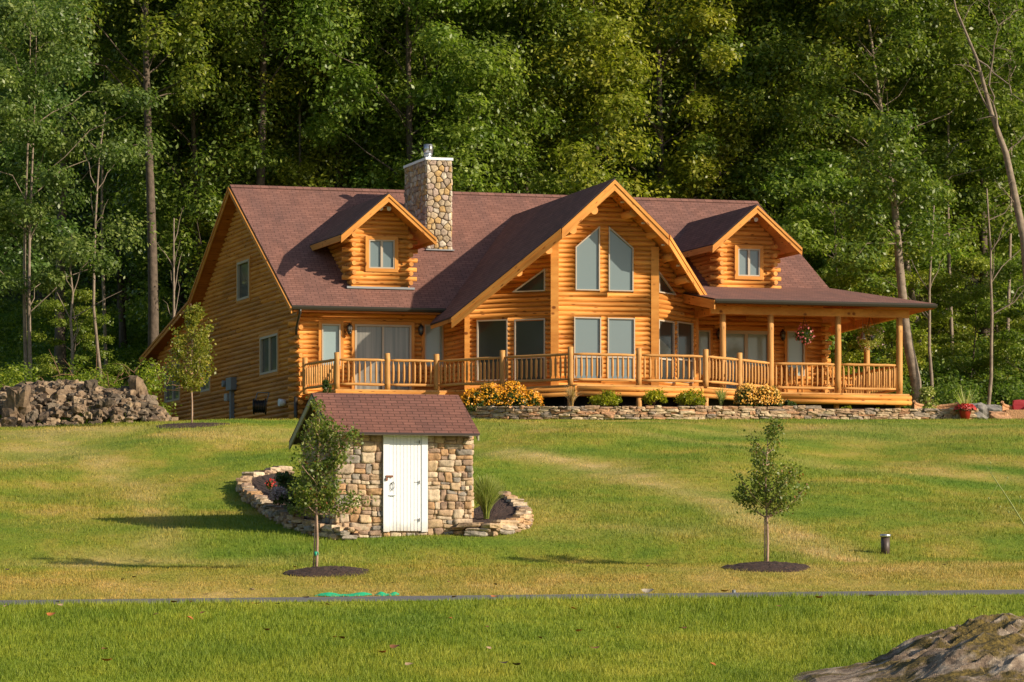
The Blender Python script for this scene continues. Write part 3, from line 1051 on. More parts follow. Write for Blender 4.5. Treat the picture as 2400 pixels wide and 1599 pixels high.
# beams on the posts
def beam(mb, p, q, h=.26, t=.18, r=.6):
    p, q = Vector(p), Vector(q)
    mb.obox((p + q) / 2, (q - p), (q - p).length / 2, t / 2, h / 2, r)
def pxu(px, v): return upx(px, v)
PV = -4.3
def side_u(v): return 19.03 + .16 * (v - PV)
zbm = 8.80
beam(mb, H(12.4, PV, zbm), H(19.35, PV, zbm))
beam(mb, H(side_u(PV), PV + .15, zbm), H(side_u(5.2), 5.2, zbm))
beam(mb, H(12.85, PV + .12, zbm + .02), H(12.85, -.1, zbm + .02), .2, .14)
mb.build('porch_beam', M['trim'], house)

# gutters
def gutter(p, q, out_, r=.062):
    p, q = Vector(p), Vector(q)
    o = Vector((out_[0], out_[1], 0)).normalized()
    mb = MB()
    prof = [(0, .0), (.0, -.12), (.05, -.13), (.09, -.11), (.115, -.05), (.12, .0), (.105, .0), (.10, -.045), (.08, -.095), (.05, -.112), (.015, -.105), (.015, 0)]
    a = [tuple(p + o * x + Vector((0, 0, z))) for x, z in prof]
    b = [tuple(q + o * x + Vector((0, 0, z))) for x, z in prof]
    mb.prism(a, b)
    return mb.build('gutter', M['gutter'], house)
gutter(H(UL, EV, zmain(EV) - .03), H(4.9, EV, zmain(EV) - .03), nf)
gutter(H(12.2, PE, ZPE - .03), H(19.9, PE, ZPE - .03), nf)
mb = MB()
zg = zmain(EV) - .12
mb.tube([H(-.22, EV - .05, zg), H(-.22, EV - .03, zg - .12), H(-.2, -.55, zg - .42), H(-.14, -.22, zg - .62), H(-.13, -.16, zg - .8)], .045, 8)
mb.build('downspout', M['gutter'], house); mb = MB()
mb.tube([H(-.16, -.20, 6.0), H(-.16, -.20, ZB + .05)], .06, 8)
mb.build('downspout', M['gutter'], house)

# stone chimney ---------------------------------------------
CU0, CU1, CV0, CV1 = 5.32, 6.20, 2.67, 4.85
CZ0, CZ1 = zmain(CV0) - .15, 14.50
mb = MB()
mb.cm = 1
ins = .03
mb.prism([H(CU0 + ins, CV0 + ins, CZ0), H(CU1 - ins, CV0 + ins, CZ0), H(CU1 - ins, CV1 - ins, CZ0), H(CU0 + ins, CV1 - ins, CZ0)],
         [H(CU0 + ins, CV0 + ins, CZ1), H(CU1 - ins, CV0 + ins, CZ1), H(CU1 - ins, CV1 - ins, CZ1), H(CU0 + ins, CV1 - ins, CZ1)])
mb.cm = 0
def voronoi_stones(mb, W, L, z0, z1, cell, seed, depth=.05, clipf=None, gap=.012, ysq=1.0, jit=.42, rc=.14):
    """irregular face stones: Voronoi cells of a jittered grid, each a raised, slightly domed block"""
    rg = random.Random(seed)
    nx = max(2, round(L / cell)); nz = max(2, round((z1 - z0) / (cell * ysq)))
    cx, cz = L / nx, (z1 - z0) / nz
    pts = {}
    for j in range(-1, nz + 1):
        for i in range(-1, nx + 1):
            x = (i + .5 + rg.uniform(-jit, jit) + (.25 if j % 2 else -.25)) * cx
            z = z0 + (j + .5 + rg.uniform(-jit, jit) * .75) * cz
            pts[(i, j)] = (x, z)
    for (i, j), p in pts.items():
        poly = [(max(0, p[0] - 3 * cx), max(z0, p[1] - 3 * cz)), (min(L, p[0] + 3 * cx), max(z0, p[1] - 3 * cz)), (min(L, p[0] + 3 * cx), min(z1, p[1] + 3 * cz)), (max(0, p[0] - 3 * cx), min(z1, p[1] + 3 * cz))]
        if poly[0][0] >= poly[1][0] or poly[0][1] >= poly[2][1]: continue
        for a in range(-2, 3):
            for b in range(-2, 3):
                if (a, b) == (0, 0) or (i + a, j + b) not in pts: continue
                q = pts[(i + a, j + b)]
                mx, mz = (p[0] + q[0]) / 2, (p[1] + q[1]) / 2
                nx_, nz_ = q[0] - p[0], (q[1] - p[1]) / (ysq * ysq)
                out = []
                for k in range(len(poly)):
                    A, B = poly[k], poly[(k + 1) % len(poly)]
                    da = (A[0] - mx) * nx_ + (A[1] - mz) * nz_; db = (B[0] - mx) * nx_ + (B[1] - mz) * nz_
                    if da <= 0: out.append(A)
                    if (da < 0) != (db < 0) and abs(da - db) > 1e-9:
                        t = da / (da - db); out.append((A[0] + (B[0] - A[0]) * t, A[1] + (B[1] - A[1]) * t))
                poly = out
                if len(poly) < 3: break
            if len(poly) < 3: break
        if len(poly) < 3: continue
        ar = abs(sum(poly[k][0] * poly[(k + 1) % len(poly)][1] - poly[(k + 1) % len(poly)][0] * poly[k][1] for k in range(len(poly)))) / 2
        if ar < cx * cz * .12: continue
        cxm = sum(q[0] for q in poly) / len(poly); czm = sum(q[1] for q in poly) / len(poly)
        if clipf and not clipf(cxm, czm): continue
        # round the corners, shrink, then raise in two steps
        rp = []
        for k in range(len(poly)):
            a, b, c = poly[k - 1], poly[k], poly[(k + 1) % len(poly)]
            rp.append((b[0] * (1 - rc) + a[0] * rc, b[1] * (1 - rc) + a[1] * rc)); rp.append((b[0] * (1 - rc) + c[0] * rc, b[1] * (1 - rc) + c[1] * rc))
        r = rg.random(); d = depth * rg.uniform(.6, 1.3); tx, tz = rg.uniform(-.12, .12), rg.uniform(-.12, .12)
        o = rg.uniform(0, 50)
        def lp(k, off, dome=0):
            res = []
            for (x, z) in rp:
                dx, dz_ = x - cxm, z - czm
                g_ = gap if k > .9 else 0
                ln = math.hypot(dx, dz_) + 1e-6
                f = k * (1 - g_ / ln) if ln > g_ * 1.5 else .3
                xx, zz = cxm + dx * f, czm + dz_ * f
                res.append(mb.vert(W.P(xx, zz, max(-.02, off + (dx * tx + dz_ * tz) * .5 * (off > 0) + rg.uniform(-.004, .004))), (xx + o, off, zz + o)))
            return res
        l0, l1, l2, l3 = lp(1, -.03), lp(1, d * .45), lp(.86, d * .95), lp(.5, d * 1.15)
        nn = len(rp)
        mb.cs = True
        for la, lb in ((l0, l1), (l1, l2), (l2, l3)):
            for k in range(nn):
                mb.face((la[k], la[(k + 1) % nn], lb[(k + 1) % nn], lb[k]), r)
        mb.face(l3, r)
        mb.cs = False
CWF = Wall((CU0, CV0), (CU1, CV0)); CWL = Wall((CU0, CV1), (CU0, CV0)); CWR = Wall((CU1, CV0), (CU1, CV1)); CWB = Wall((CU1, CV1), (CU0, CV1))
for W, sd in ((CWF, 41), (CWL, 42), (CWR, 43), (CWB, 44)):
    voronoi_stones(mb, W, W.L, CZ0, CZ1, .20, sd, .035, gap=.009)
ch = mb.build('chimney', [M['chimstone'], M['chimmortar']], house)
mb = MB()
o = .05
mb.prism([H(CU0 - o, CV0 - o, CZ1), H(CU1 + o, CV0 - o, CZ1), H(CU1 + o, CV1 + o, CZ1), H(CU0 - o, CV1 + o, CZ1)],
         [H(CU0 - o, CV0 - o, CZ1 + .09), H(CU1 + o, CV0 - o, CZ1 + .09), H(CU1 + o, CV1 + o, CZ1 + .09), H(CU0 - o, CV1 + o, CZ1 + .09)])
mb.build('chimney_cap', M['white'], ch)
mb = MB()
vu, vv = 5.76, 3.76
mb.tube([H(vu, vv, CZ1 + .05), H(vu, vv, CZ1 + .42)], .12, 16)
mb.tube([H(vu, vv, CZ1 + .30), H(vu, vv, CZ1 + .38), H(vu, vv, CZ1 + .39)], [.15, .15, .12], 16)
mb.tube([H(vu, vv, CZ1 + .40), H(vu, vv, CZ1 + .70)], .165, 8)
mb.cm = 1
for k in range(4):
    a = k * math.pi / 2 + .4
    p = Vector(H(vu, vv, CZ1 + .55)) + Vector((math.cos(a), math.sin(a), 0)) * .165
    mb.obox(p, (-math.sin(a), math.cos(a), 0), .025, .012, .11)
mb.build('flue_pipe', [M['steel'], M['black']], ch)
mb = MB()
mb.obox(tuple(Vector(H((CU0 + CU1) / 2, CV0 - .07, zmain(CV0 - .07) + .03))), tuple(hx), .5, .10, .02)
mb.build('flashing', M['lead'], ch)

# rear wing seen past the right end of the house ------------
mb = MB()
WR = Wall((19.3, 9.5), (22.6, 9.5))
ms = MB(); mwd = MB()
zr0 = zpy(850, 20.6, 9.0)
roof_plane(ms, mwd, [H(18.4, 8.8, zr0), H(23.35, 8.8, zr0), H(21.55, 12.2, zr0 + 2.3), H(18.4, 12.2, zr0 + 2.3)], hx, .05, .12)
roof_plane(ms, mwd, [H(18.4, 15.6, zr0), H(23.35, 15.6, zr0), H(21.55, 12.2, zr0 + 2.3), H(18.4, 12.2, zr0 + 2.3)], hx, .05, .12)
roof_plane(ms, mwd, [H(23.35, 8.8, zr0), H(23.35, 15.6, zr0), H(21.55, 12.2, zr0 + 2.3)], hy, .05, .12)
ms.build('wing_roof', [M['shingle'], M['edge']], house)
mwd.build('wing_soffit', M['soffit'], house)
log_courses(mb, Wall((18.4, 9.5), (22.6, 9.5)), [(0, ZB), (4.2, ZB), (4.2, zr0 - .1), (0, zr0 - .1)], [], 61)
log_courses(mb, Wall((22.6, 9.5), (22.6, 15)), [(0, ZB), (5.5, ZB), (5.5, zr0 - .1), (0, zr0 - .1)], [], 62)
mb.build('log_wall', M['log'], house, label='log wall of the rear wing behind the porch')
gutter(H(18.45, 8.78, zr0 - .03), H(23.35, 8.78, zr0 - .03), nf)

# deck -------------------------------------------------------
DP = [(.20, .0), (.34, -2.82), (4.05, -2.82), (6.80, -6.72), (10.98, -6.72), (14.45, -4.55), (19.25, -4.55), (21.2, 5.4), (18.44, 5.4), (18.44, 0), (12.95, 0), PR, PCR, PCL, PL, (PL[0], 0)]
mb = MB()
a = [H(u, v, DK - .05) for u, v in DP]; b = [H(u, v, DK) for u, v in DP]
mb.prism(a, b, .6)
dk = mb.build('deck_floor', M['rail'], house)
mb = MB(); rg = random.Random(5)
def edge_logs(mb, p, q, nrow=2):
    P_, Q_ = Vector(H(*p, 0)), Vector(H(*q, 0))
    d = (Q_ - P_).normalized(); n = Vector((d.y, -d.x, 0))
    for i in range(nrow):
        z = DK - .055 - .08 - i * .158
        r = rg.uniform(.7, .95)
        mb.tube([P_ + n * -.01 + Vector((0, 0, z)) - d * .06, Q_ + n * -.01 + Vector((0, 0, z)) + d * .06], .082, 12, r)
edge_logs(mb, DP[2], DP[3]); edge_logs(mb, DP[3], DP[4]); edge_logs(mb, DP[4], DP[5]); edge_logs(mb, DP[5], DP[6]); edge_logs(mb, DP[6], DP[7])
mb.build('deck_rim', M['log'], house)
mb = MB()
for (p, q) in ((DP[0], DP[1]), (DP[1], DP[2])):
    board(mb, H(*p, DK - .052), H(*q, DK - .052), .16, .03, outn(H(*p, 0), H(*q, 0)) if p[0] != .20 else (-EX[0], -EX[1]), .8)
mb.build('deck_fascia', M['trim'], house)
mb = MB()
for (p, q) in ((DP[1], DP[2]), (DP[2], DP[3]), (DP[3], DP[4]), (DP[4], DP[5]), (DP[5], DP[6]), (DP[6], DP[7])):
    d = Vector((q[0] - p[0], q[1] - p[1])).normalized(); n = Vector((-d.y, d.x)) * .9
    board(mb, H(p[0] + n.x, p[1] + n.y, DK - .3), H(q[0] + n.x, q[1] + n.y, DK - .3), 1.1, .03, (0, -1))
mb.build('deck_shade_sheet', M['dark'], house)  # near-black sheet set back under the deck, stands in for the shade

# posts, rails, balusters
RAILZ = DK + .97
nbal = 0
def gpost(u, v, z0, z1, rad=.095, name='deck_post'):
    mb = MB(); rg = random.Random(int(u * 100))
    n = 5
    pts = []; rr = []
    for i in range(n + 1):
        t = i / n
        pts.append(Vector(H(u, v, z0 + (z1 - z0) * t)) + Vector((rg.uniform(-.006, .006), 0, 0)))
        rr.append(rad * (1 - .06 * t) * rg.uniform(.97, 1.03))
    mb.tube(pts, rr, 14, rg.uniform(.35, .6))
    return mb.build(name, M['rail'], house)
short = [(.12, -.30), (.42, -2.72), (upx(908, -2.72), -2.72), (upx(1023, -2.72), -2.72)]
c3 = (upx(1337, -6.6), -6.6); c4 = (upx(1654, -6.6), -6.6)
a3 = short[3]
s1181 = ((a3[0] + c3[0]) / 2 - .02, (a3[1] + c3[1]) / 2 - .05)
c497 = (upx(1497, -6.6), -6.6)
p806 = (upx(1806, PV), PV)
p734 = (upx(1733, -5.5), -5.5)
short += [s1181, c3, c497, c4, p734]
for (u, v) in short: gpost(u, v, DK - .02, DK + 1.2)
talls = [p806, (upx(1964, PV), PV), (upx(2108, PV), PV), (upx(1694, PV), PV), (side_u(-1.1), -1.1), (side_u(1.9), 1.9)]
for (u, v) in talls: gpost(u, v, DK - .02, zbm - .12, .11, 'porch_post')
for (u, v) in (c497, c4, (upx(1964, PV), PV + .1), (upx(2108, PV), PV + .1), c3): gpost(u, v, ZB, DK - .36, .10, 'deck_pier')
def railing(p, q, merge=False):
    global nbal
    P_, Q_ = Vector(H(p[0], p[1], 0)), Vector(H(q[0], q[1], 0))
    d = (Q_ - P_); L = d.length; d = d / L
    rg = random.Random(int(p[0] * 77))
    mb = MB()
    a, b = P_ + d * .07, Q_ - d * .07
    for z in (RAILZ, DK + .17):
        pts = []; rr = []
        for i in range(7):
            t = i / 6
            pts.append(a.lerp(b, t) + Vector((0, 0, z + rg.uniform(-.006, .006))))
            rr.append(.048 if 0 < i < 6 else .03)
        mb.tube(pts, rr, 10, rg.uniform(.55, .8))
    n = max(2, round((L - .2) / .178))
    tm = mb if merge else None
    if not merge:
        ro = mb.build('railing', M['rail'], house)
    for i in range(n):
        c = P_ + d * (.1 + (L - .2) * (i + .5) / n)
        bm_ = mb if merge else MB()
        z0, z1 = DK + .19, RAILZ - .02
        k = rg.uniform(.9, 1.1)
        e = rg.uniform(-.005, .005)
        bm_.tube([c + Vector((e, 0, z0)), c + Vector((0, 0, z0 + .07)), c + Vector((0, 0, z0 + .12)), c + Vector((e, 0, (z0 + z1) / 2)), c + Vector((0, 0, z1 - .13)), c + Vector((0, 0, z1 - .07)), c + Vector((0, 0, z1))],
                 [.014, .018, .037 * k, .039 * k, .037 * k, .018, .014], 8, rg.uniform(.35, .85))
        if not merge:
            bm_.build('baluster', M['rail'], ro); nbal += 1
    if merge:
        ro = mb.build('railing', M['rail'], house)
    return ro
chain = [short[0], short[1], short[2], short[3], s1181, c3, c497, c4, p734, p806, talls[1], talls[2]]
for i in range(len(chain) - 1):
    railing(chain[i], chain[i + 1], merge=(i == 0))
railing(talls[2], talls[4], True); railing(talls[4], talls[5], True)
railing(talls[5], (side_u(5.0), 5.0), True)

# wall lanterns
def lantern(px, py, idx):
    q, z = WF.sz(px, py)
    mb = MB()
    c = Vector(WF.P(q, z, .20)); wv = Vector(WF.P(q, z, .04))
    mb.tube([wv + Vector((0, 0, .02)), wv + Vector((0, -.04, .02))], .065, 10)
    mb.tube([wv + Vector((0, 0, .05)), wv.lerp(c, .5) + Vector((0, 0, .22)), c + Vector((0, 0, .19))], .014, 6)
    mb.tube([c + Vector((0, 0, .20)), c + Vector((0, 0, .15)), c + Vector((0, 0, .10))], [.015, .06, .105], 8)
    mb.tube([c + Vector((0, 0, -.10)), c + Vector((0, 0, -.16)), c + Vector((0, 0, -.20))], [.085, .06, .012], 8)
    for k in range(6):
        a = k * math.pi / 3
        e = Vector((math.cos(a), math.sin(a), 0))
        mb.tube([c + e * .095 + Vector((0, 0, .10)), c + e * .08 + Vector((0, 0, -.10))], .009, 4)
    mb.cm = 1
    mb.tube([c + Vector((0, 0, .095)), c + Vector((0, 0, -.10))], [.078, .066], 8)
    mb.build('lantern', [M['black'], M['glasscurt']], house)
for i, (px, py) in enumerate(((817, 773), (984, 775), (1682, 785), (1831, 787))): lantern(px, py, i)
# bracket where the porch beam meets the prow
mb = MB()
q, z = WPR.sz(1631, 727)
mb.obox(WPR.P(q - .05, z, .10), (1, 0, 0), .09, .08, .14, .9)
mb.obox(WPR.P(q - .05, z - .17, .09), (1, 0, 0), .05, .05, .05, .9)
mb.build('porch_bracket', M['trim'], house)

def rubble_courses(mb, W, L, z0, z1, seed, clipf=None, depth=.03, xa_=0.0):
    """roughly squared fieldstone laid in broken courses"""
    rg = random.Random(seed)
    out = []
    def split(a, b, c, d, lv=0):
        w_, h_ = b - a, d - c
        if (w_ < .52 and h_ < .20 and (lv > 3)) or w_ < .16 or h_ < .085 or (rg.random() < .22 and w_ < .5 and h_ < .3 and w_ > h_ * .8):
            out.append((a, b, c, d)); return
        if h_ > .36 or h_ > w_ * .62:
            m = c + h_ * rg.uniform(.34, .66); split(a, b, c, m, lv + 1); split(a, b, m, d, lv + 1)
        else:
            m = a + w_ * rg.uniform(.3, .7); split(a, m, c, d, lv + 1); split(m, b, c, d, lv + 1)
    z = z0
    while z < z1:
        hh = min(rg.uniform(.28, .5), z1 - z)
        if z1 - z - hh < .12: hh = z1 - z
        x = xa_
        while x < L - .001:
            ww = min(rg.uniform(.5, 1.1), L - x)
            if L - x - ww < .2: ww = L - x
            split(x, x + ww, z, z + hh); x += ww
        z += hh
    wob = lambda x, z: (mnoise.noise(Vector((x * 2.3, z * 3.1, seed))) * .035, mnoise.noise(Vector((x * 2.1 + 9, z * 2.7, seed + 5))) * .035)
    for (a, b, c, d) in out:
        cx, cz = (a + b) / 2, (c + d) / 2
        if clipf and not (clipf(cx, cz) and clipf(a + .02, cz) and clipf(b - .02, cz)): 
            continue
        r = rg.random(); o = rg.uniform(0, 90)
        dd = depth * rg.uniform(.5, 1.6); tx, tz = rg.uniform(-.10, .10), rg.uniform(-.2, .2)
        n = 5
        def P(i, k, s_, off):
            fx, fz = -1 + 2 * i / n, -1 + 2 * k / n
            q = (abs(fx) ** 7 + abs(fz) ** 7) ** (1 / 7)
            m_ = max(abs(fx), abs(fz))
            sc_ = (m_ / q if q > 0 else 1)
            g_ = .004 + .006 * mnoise.noise(Vector((cx * 9 + fx, cz * 9 + fz, 1)))
            x = cx + fx * sc_ * ((b - a) / 2 - g_) * s_; z_ = cz + fz * sc_ * ((d - c) / 2 - g_) * s_
            wx, wz = wob(x, z_)
            x = min(max(x + wx, xa_ + .004), L - .004); z_ += wz
            h_ = off * (1 - .22 * m_ ** 6) + .028 * mnoise.noise(Vector((x * 8 + o, z_ * 11, 2))) * (off > 0) + ((x - cx) * tx + (z_ - cz) * tz) * (off > 0)
            return W.P(x, z_, h_ if off > 0 else -.03), (x + o, h_, z_ + o)
        G = [[mb.vert(*P(i, k, 1, dd)) for i in range(n + 1)] for k in range(n + 1)]
        mb.cs = True
        for k in range(n):
            for i in range(n):
                mb.face((G[k][i], G[k][i + 1], G[k + 1][i + 1], G[k + 1][i]), r)
        ring_ = [(i, 0) for i in range(n)] + [(n, i) for i in range(n)] + [(n - i, n) for i in range(n)] + [(0, n - i) for i in range(n)]
        B = [mb.vert(*P(i, k, 1, -.1)) for (i, k) in ring_]
        for q in range(len(ring_)):
            i, k = ring_[q]; i2, k2 = ring_[(q + 1) % len(ring_)]
            mb.face((B[q], B[(q + 1) % len(ring_)], G[k2][i2], G[k][i]), r)
        mb.cs = False

# ------------------------------------------------------------ ground
def grid_mesh(name, xs, ds, fn, mat):
    X, D = np.meshgrid(xs, ds)
    Z = fn(X, D)
    V = np.stack([X, D, Z], -1).reshape(-1, 3)
    nx, nd = len(xs), len(ds)
    i = np.arange(nd - 1)[:, None] * nx + np.arange(nx - 1)[None, :]
    F = np.stack([i, i + 1, i + nx + 1, i + nx], -1).reshape(-1, 4)
    me = bpy.data.meshes.new(name)
    me.from_pydata(V.tolist(), [], F.tolist())
    me.polygons.foreach_set('use_smooth', [True] * len(F))
    me.materials.append(mat)
    o = bpy.data.objects.new(name, me); COL.objects.link(o)
    WL[o.name] = (0, 0, 0)
    return o
xs = np.concatenate([np.linspace(-420, -60, 25)[:-1], np.linspace(-60, 60, 181), np.linspace(60, 420, 25)[1:]])
ds = np.concatenate([np.linspace(-200, 20, 23)[:-1], np.linspace(20, 125, 421), np.linspace(125, 700, 80)[1:]])
_rn = np.random.default_rng(11)
def bumpy(X, D):
    Z = terr(X, D)
    Z = Z + .012 * np.sin(X * 2.1 + np.sin(D * 1.3) * 2) * np.sin(D * 1.7 + X * .4) * (1 - _ss(45.2, 45.9, D) * (1 - _ss(48.8, 49.6, D)))
    return Z
_WP = [[(1190, 1062), (1340, 1085), (1500, 1122), (1640, 1165), (1740, 1205), (1850, 1262), (1990, 1318)], [(60, 1015), (150, 1050), (260, 1100), (330, 1150), (375, 1230), (395, 1300)], [(1480, 1010), (1700, 1045), (1900, 1085), (2100, 1110), (2380, 1120)]]
_WK = [(.60, .95), (.5, .55), (.6, .35)]
_WG = [[gat(*p)[:2] for p in L_] for L_ in _WP]
def dryness(x, d):
    """worn straw-coloured streaks and patches of the turf, lush darker bands"""
    x = np.asarray(x, float); d = np.asarray(d, float)
    dry = np.zeros_like(x)
    wob = .35 * np.sin(x * 1.7 + d) + .25 * np.sin(d * 2.9 - x * .6)
    for L_, (w_, k_) in zip(_WG, _WK):
        best = np.full_like(x, 1e9)
        for (a, b) in zip(L_[:-1], L_[1:]):
            ax, ay = a; bx, by = b
            t = np.clip(((x - ax) * (bx - ax) + (d - ay) * (by - ay)) / ((bx - ax) ** 2 + (by - ay) ** 2), 0, 1)
            best = np.minimum(best, np.hypot(x - ax - t * (bx - ax), (d - ay - t * (by - ay)) * .6))
        dry = np.maximum(dry, k_ * np.exp(-(best / w_) ** 2) * (.75 + .25 * np.sin(x * 5 + d * 3)))
    # bleached patches on the left shoulder and along the crest
    for (px, py, rx, rd, k_) in ((150, 1010, 2.6, 2.4, .6), (60, 1070, 2.0, 3.0, .4), (560, 1015, 3.0, 1.8, .35), (1960, 1010, 5, 2.5, .30), (1250, 1000, 3, 1.5, .2), (330, 1320, 3.2, .8, .5), (2250, 1330, 4, 1.0, .5), (1520, 1240, 2.5, 1.2, .35)):
        a, b, _ = gat(px, py)
        dry = np.maximum(dry, k_ * np.exp(-((x - a + wob) / rx) ** 2 - ((d - b + wob) / rd) ** 2))
    m = .5 + .5 * np.sin(x * .9 + 2.2 * np.sin(d * .33 + x * .11)) * np.sin(d * .8 + x * .35)
    lush = np.clip(m * 1.6 - .75, 0, 1) * .75 * _ss(50, 58, d) * (1 - dry)
    # mowing bands sweeping over the right slope
    lush = np.clip(lush + .40 * (np.sin((x * .45 + d * .9) * 2.1) > .35) * _ss(58, 64, d) * _ss(-2, 3, x), 0, 1)
    for (px, py, rx, rd, k_) in ((1130, 1270, 3.5, .9, .9), (650, 1290, 3.0, 1.0, .8), (120, 1240, 3, 1.6, .6), (1400, 1180, 3, 2.5, .5), (2200, 1200, 4, 3, .4)):
        a, b, _ = gat(px, py)
        lush = np.maximum(lush, k_ * np.exp(-((x - a + wob) / rx) ** 2 - ((d - b + .4 * wob) / rd) ** 2))
    fade = _ss(48.4, 50, d) * (1 - _ss(94, 104, d))
    return dry * fade, lush * fade
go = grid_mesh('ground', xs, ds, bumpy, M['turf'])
X_, D_ = np.meshgrid(xs, ds)
dr_, lu_ = dryness(X_.ravel(), D_.ravel())
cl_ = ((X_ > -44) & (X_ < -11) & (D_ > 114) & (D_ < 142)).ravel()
lu_[cl_] = .9  # clearing floor coloured brighter than the wood's, to pass for sunlit ground
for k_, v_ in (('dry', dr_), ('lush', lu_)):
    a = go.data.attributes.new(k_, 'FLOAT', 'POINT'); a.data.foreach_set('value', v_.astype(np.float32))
tag(go, kind='structure')

# the path runs across the view and draws away slightly to the right
def path_d(x): return 46.2 + .0 * x
xs2 = np.linspace(-60, 60, 241); 
def strip(name, w0, w1, dz, mat):
    X = xs2
    V = []; F = []
    nn = 9
    for x in X:
        for k in range(nn):
            d = path_d(x) + w0 + (w1 - w0) * k / (nn - 1)
            V.append((x, d, T(x, d) + dz - (.06 if k in (0, nn - 1) else 0)))
    for i in range(len(X) - 1):
        for k in range(nn - 1):
            F.append((i * nn + k, (i + 1) * nn + k, (i + 1) * nn + k + 1, i * nn + k + 1))
    me = bpy.data.meshes.new(name); me.from_pydata(V, [], F); me.materials.append(mat)
    o = bpy.data.objects.new(name, me); COL.objects.link(o); WL[o.name] = (0, 0, 0)
    return o
tag(strip('path', 0, 2.3, .028, M['asphalt']), kind='structure')

# grass blades: a turf anybody can see but nobody can count
def blades(n, d0, d1, h, wd, seed, k_lo, k_hi, margin=1.5):
    rg = np.random.default_rng(seed)
    # more of them near the camera, even on the picture
    u = rg.random(n)
    d = 1 / (1 / d0 + (1 / d1 - 1 / d0) * u) if k_lo else d0 + (d1 - d0) * u
    x = (rg.random(n) * 2 - 1) * (d * 1200 / FP + margin)
    keep = ~((d > 46.15) & (d < 48.55))
    d = d[keep]; x = x[keep]; n = len(d)
    z = bumpy(x, d)
    # clumping
    cl = np.sin(x * 1.9 + 2 * np.sin(d * .8)) * np.sin(d * 2.3 + x * .7) + np.sin(x * .63 + d * .41)
    hh = h * (.55 + .9 * rg.random(n)) * (1 + .25 * cl)
    hh = np.where((d > 45.6) & (d < 46.2), hh * 1.1, hh)
    hh = np.where((d > 48.5) & (d < 52.5), hh * .6, hh)
    a = rg.random(n) * 2 * np.pi
    ww = wd * (.6 + .8 * rg.random(n))
    lean = (rg.random((n, 2)) * 2 - 1) * .55
    P0 = np.stack([x - np.cos(a) * ww, d - np.sin(a) * ww, z - .01], -1)
    P1 = np.stack([x + np.cos(a) * ww, d + np.sin(a) * ww, z - .01], -1)
    P2 = np.stack([x + lean[:, 0] * hh, d + lean[:, 1] * hh, z + hh], -1)
    V = np.stack([P0, P1, P2], 1).reshape(-1, 3)
    return V, rg.random(n)
V1, r1 = blades(330000, 35, 52.5, .07, .0065, 1, True, 1)
V2, r2 = blades(330000, 50, 90, .048, .008, 2, True, 1)
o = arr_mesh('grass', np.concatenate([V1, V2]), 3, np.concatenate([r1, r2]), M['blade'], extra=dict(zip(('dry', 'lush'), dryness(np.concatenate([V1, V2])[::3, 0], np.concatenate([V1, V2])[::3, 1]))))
tag(o, 'short mown grass covering the slope', 'grass', kind='stuff')

# ------------------------------------------------------------ leaves, trees and plants
def leaf_quads(C, nrm, size, rg, asp=.55):
    """rhombic leaves at C with normals near nrm"""
    n = len(C)
    nrm = nrm + rg.normal(size=(n, 3)) * .55
    nrm /= np.linalg.norm(nrm, axis=1)[:, None] + 1e-9
    a = rg.normal(size=(n, 3)); a[:, 2] -= .5
    a -= nrm * (a * nrm).sum(1)[:, None]; a /= np.linalg.norm(a, axis=1)[:, None] + 1e-9
    b = np.cross(nrm, a)
    s = (size * (.65 + .7 * rg.random(n)))[:, None]
    V = np.stack([C - a * s * .5, C + b * s * asp * .5 + a * s * .02, C + a * s * .5, C - b * s * asp * .5 + a * s * .02], 1)
    return V.reshape(-1, 3)

def clump_leaves(cs, rads, per, size, rg, flat=.6, cen=None):
    """leaves on the shells of leaf clumps"""
    n = len(cs) * per
    c = np.repeat(cs, per, 0); rr = np.repeat(rads, per)
    d = rg.normal(size=(n, 3)); d /= np.linalg.norm(d, axis=1)[:, None]
    k = (.35 + .65 * rg.random(n) ** .5) * np.where(rg.random(n) < .22, 1 + .7 * rg.random(n), 1)
    # ragged clumps: reach varies with direction
    k *= 1 + .35 * np.sin(d[:, 0] * 5 + c[:, 0] * 3) * np.sin(d[:, 1] * 4 + c[:, 2]) 
    p = d * (rr * k)[:, None]; p[:, 2] *= flat
    C = c + p
    nrm = d * .6; nrm[:, 2] += .75
    r = np.clip(.45 + .22 * rg.normal(size=n) + np.repeat(rg.normal(size=len(cs)) * .10, per), 0, 1)
    return leaf_quads(C, nrm, np.full(n, size), rg), r

def limb(mb, p, q, r0, r1, rg, n=4, sag=.12, k=6):
    p, q = Vector(p), Vector(q)
    L = (q - p).length
    pts = [p]; rr = [r0]
    for i in range(1, n + 1):
        t = i / n
        j = Vector((rg.normal(), rg.normal(), rg.normal())) * L * .035 * (1 if i < n else 0)
        pts.append(p.lerp(q, t) + j + Vector((0, 0, L * sag * math.sin(math.pi * t)))); rr.append(r0 + (r1 - r0) * t)
    mb.tube(pts, rr, k, .5, caps=False)
    return pts

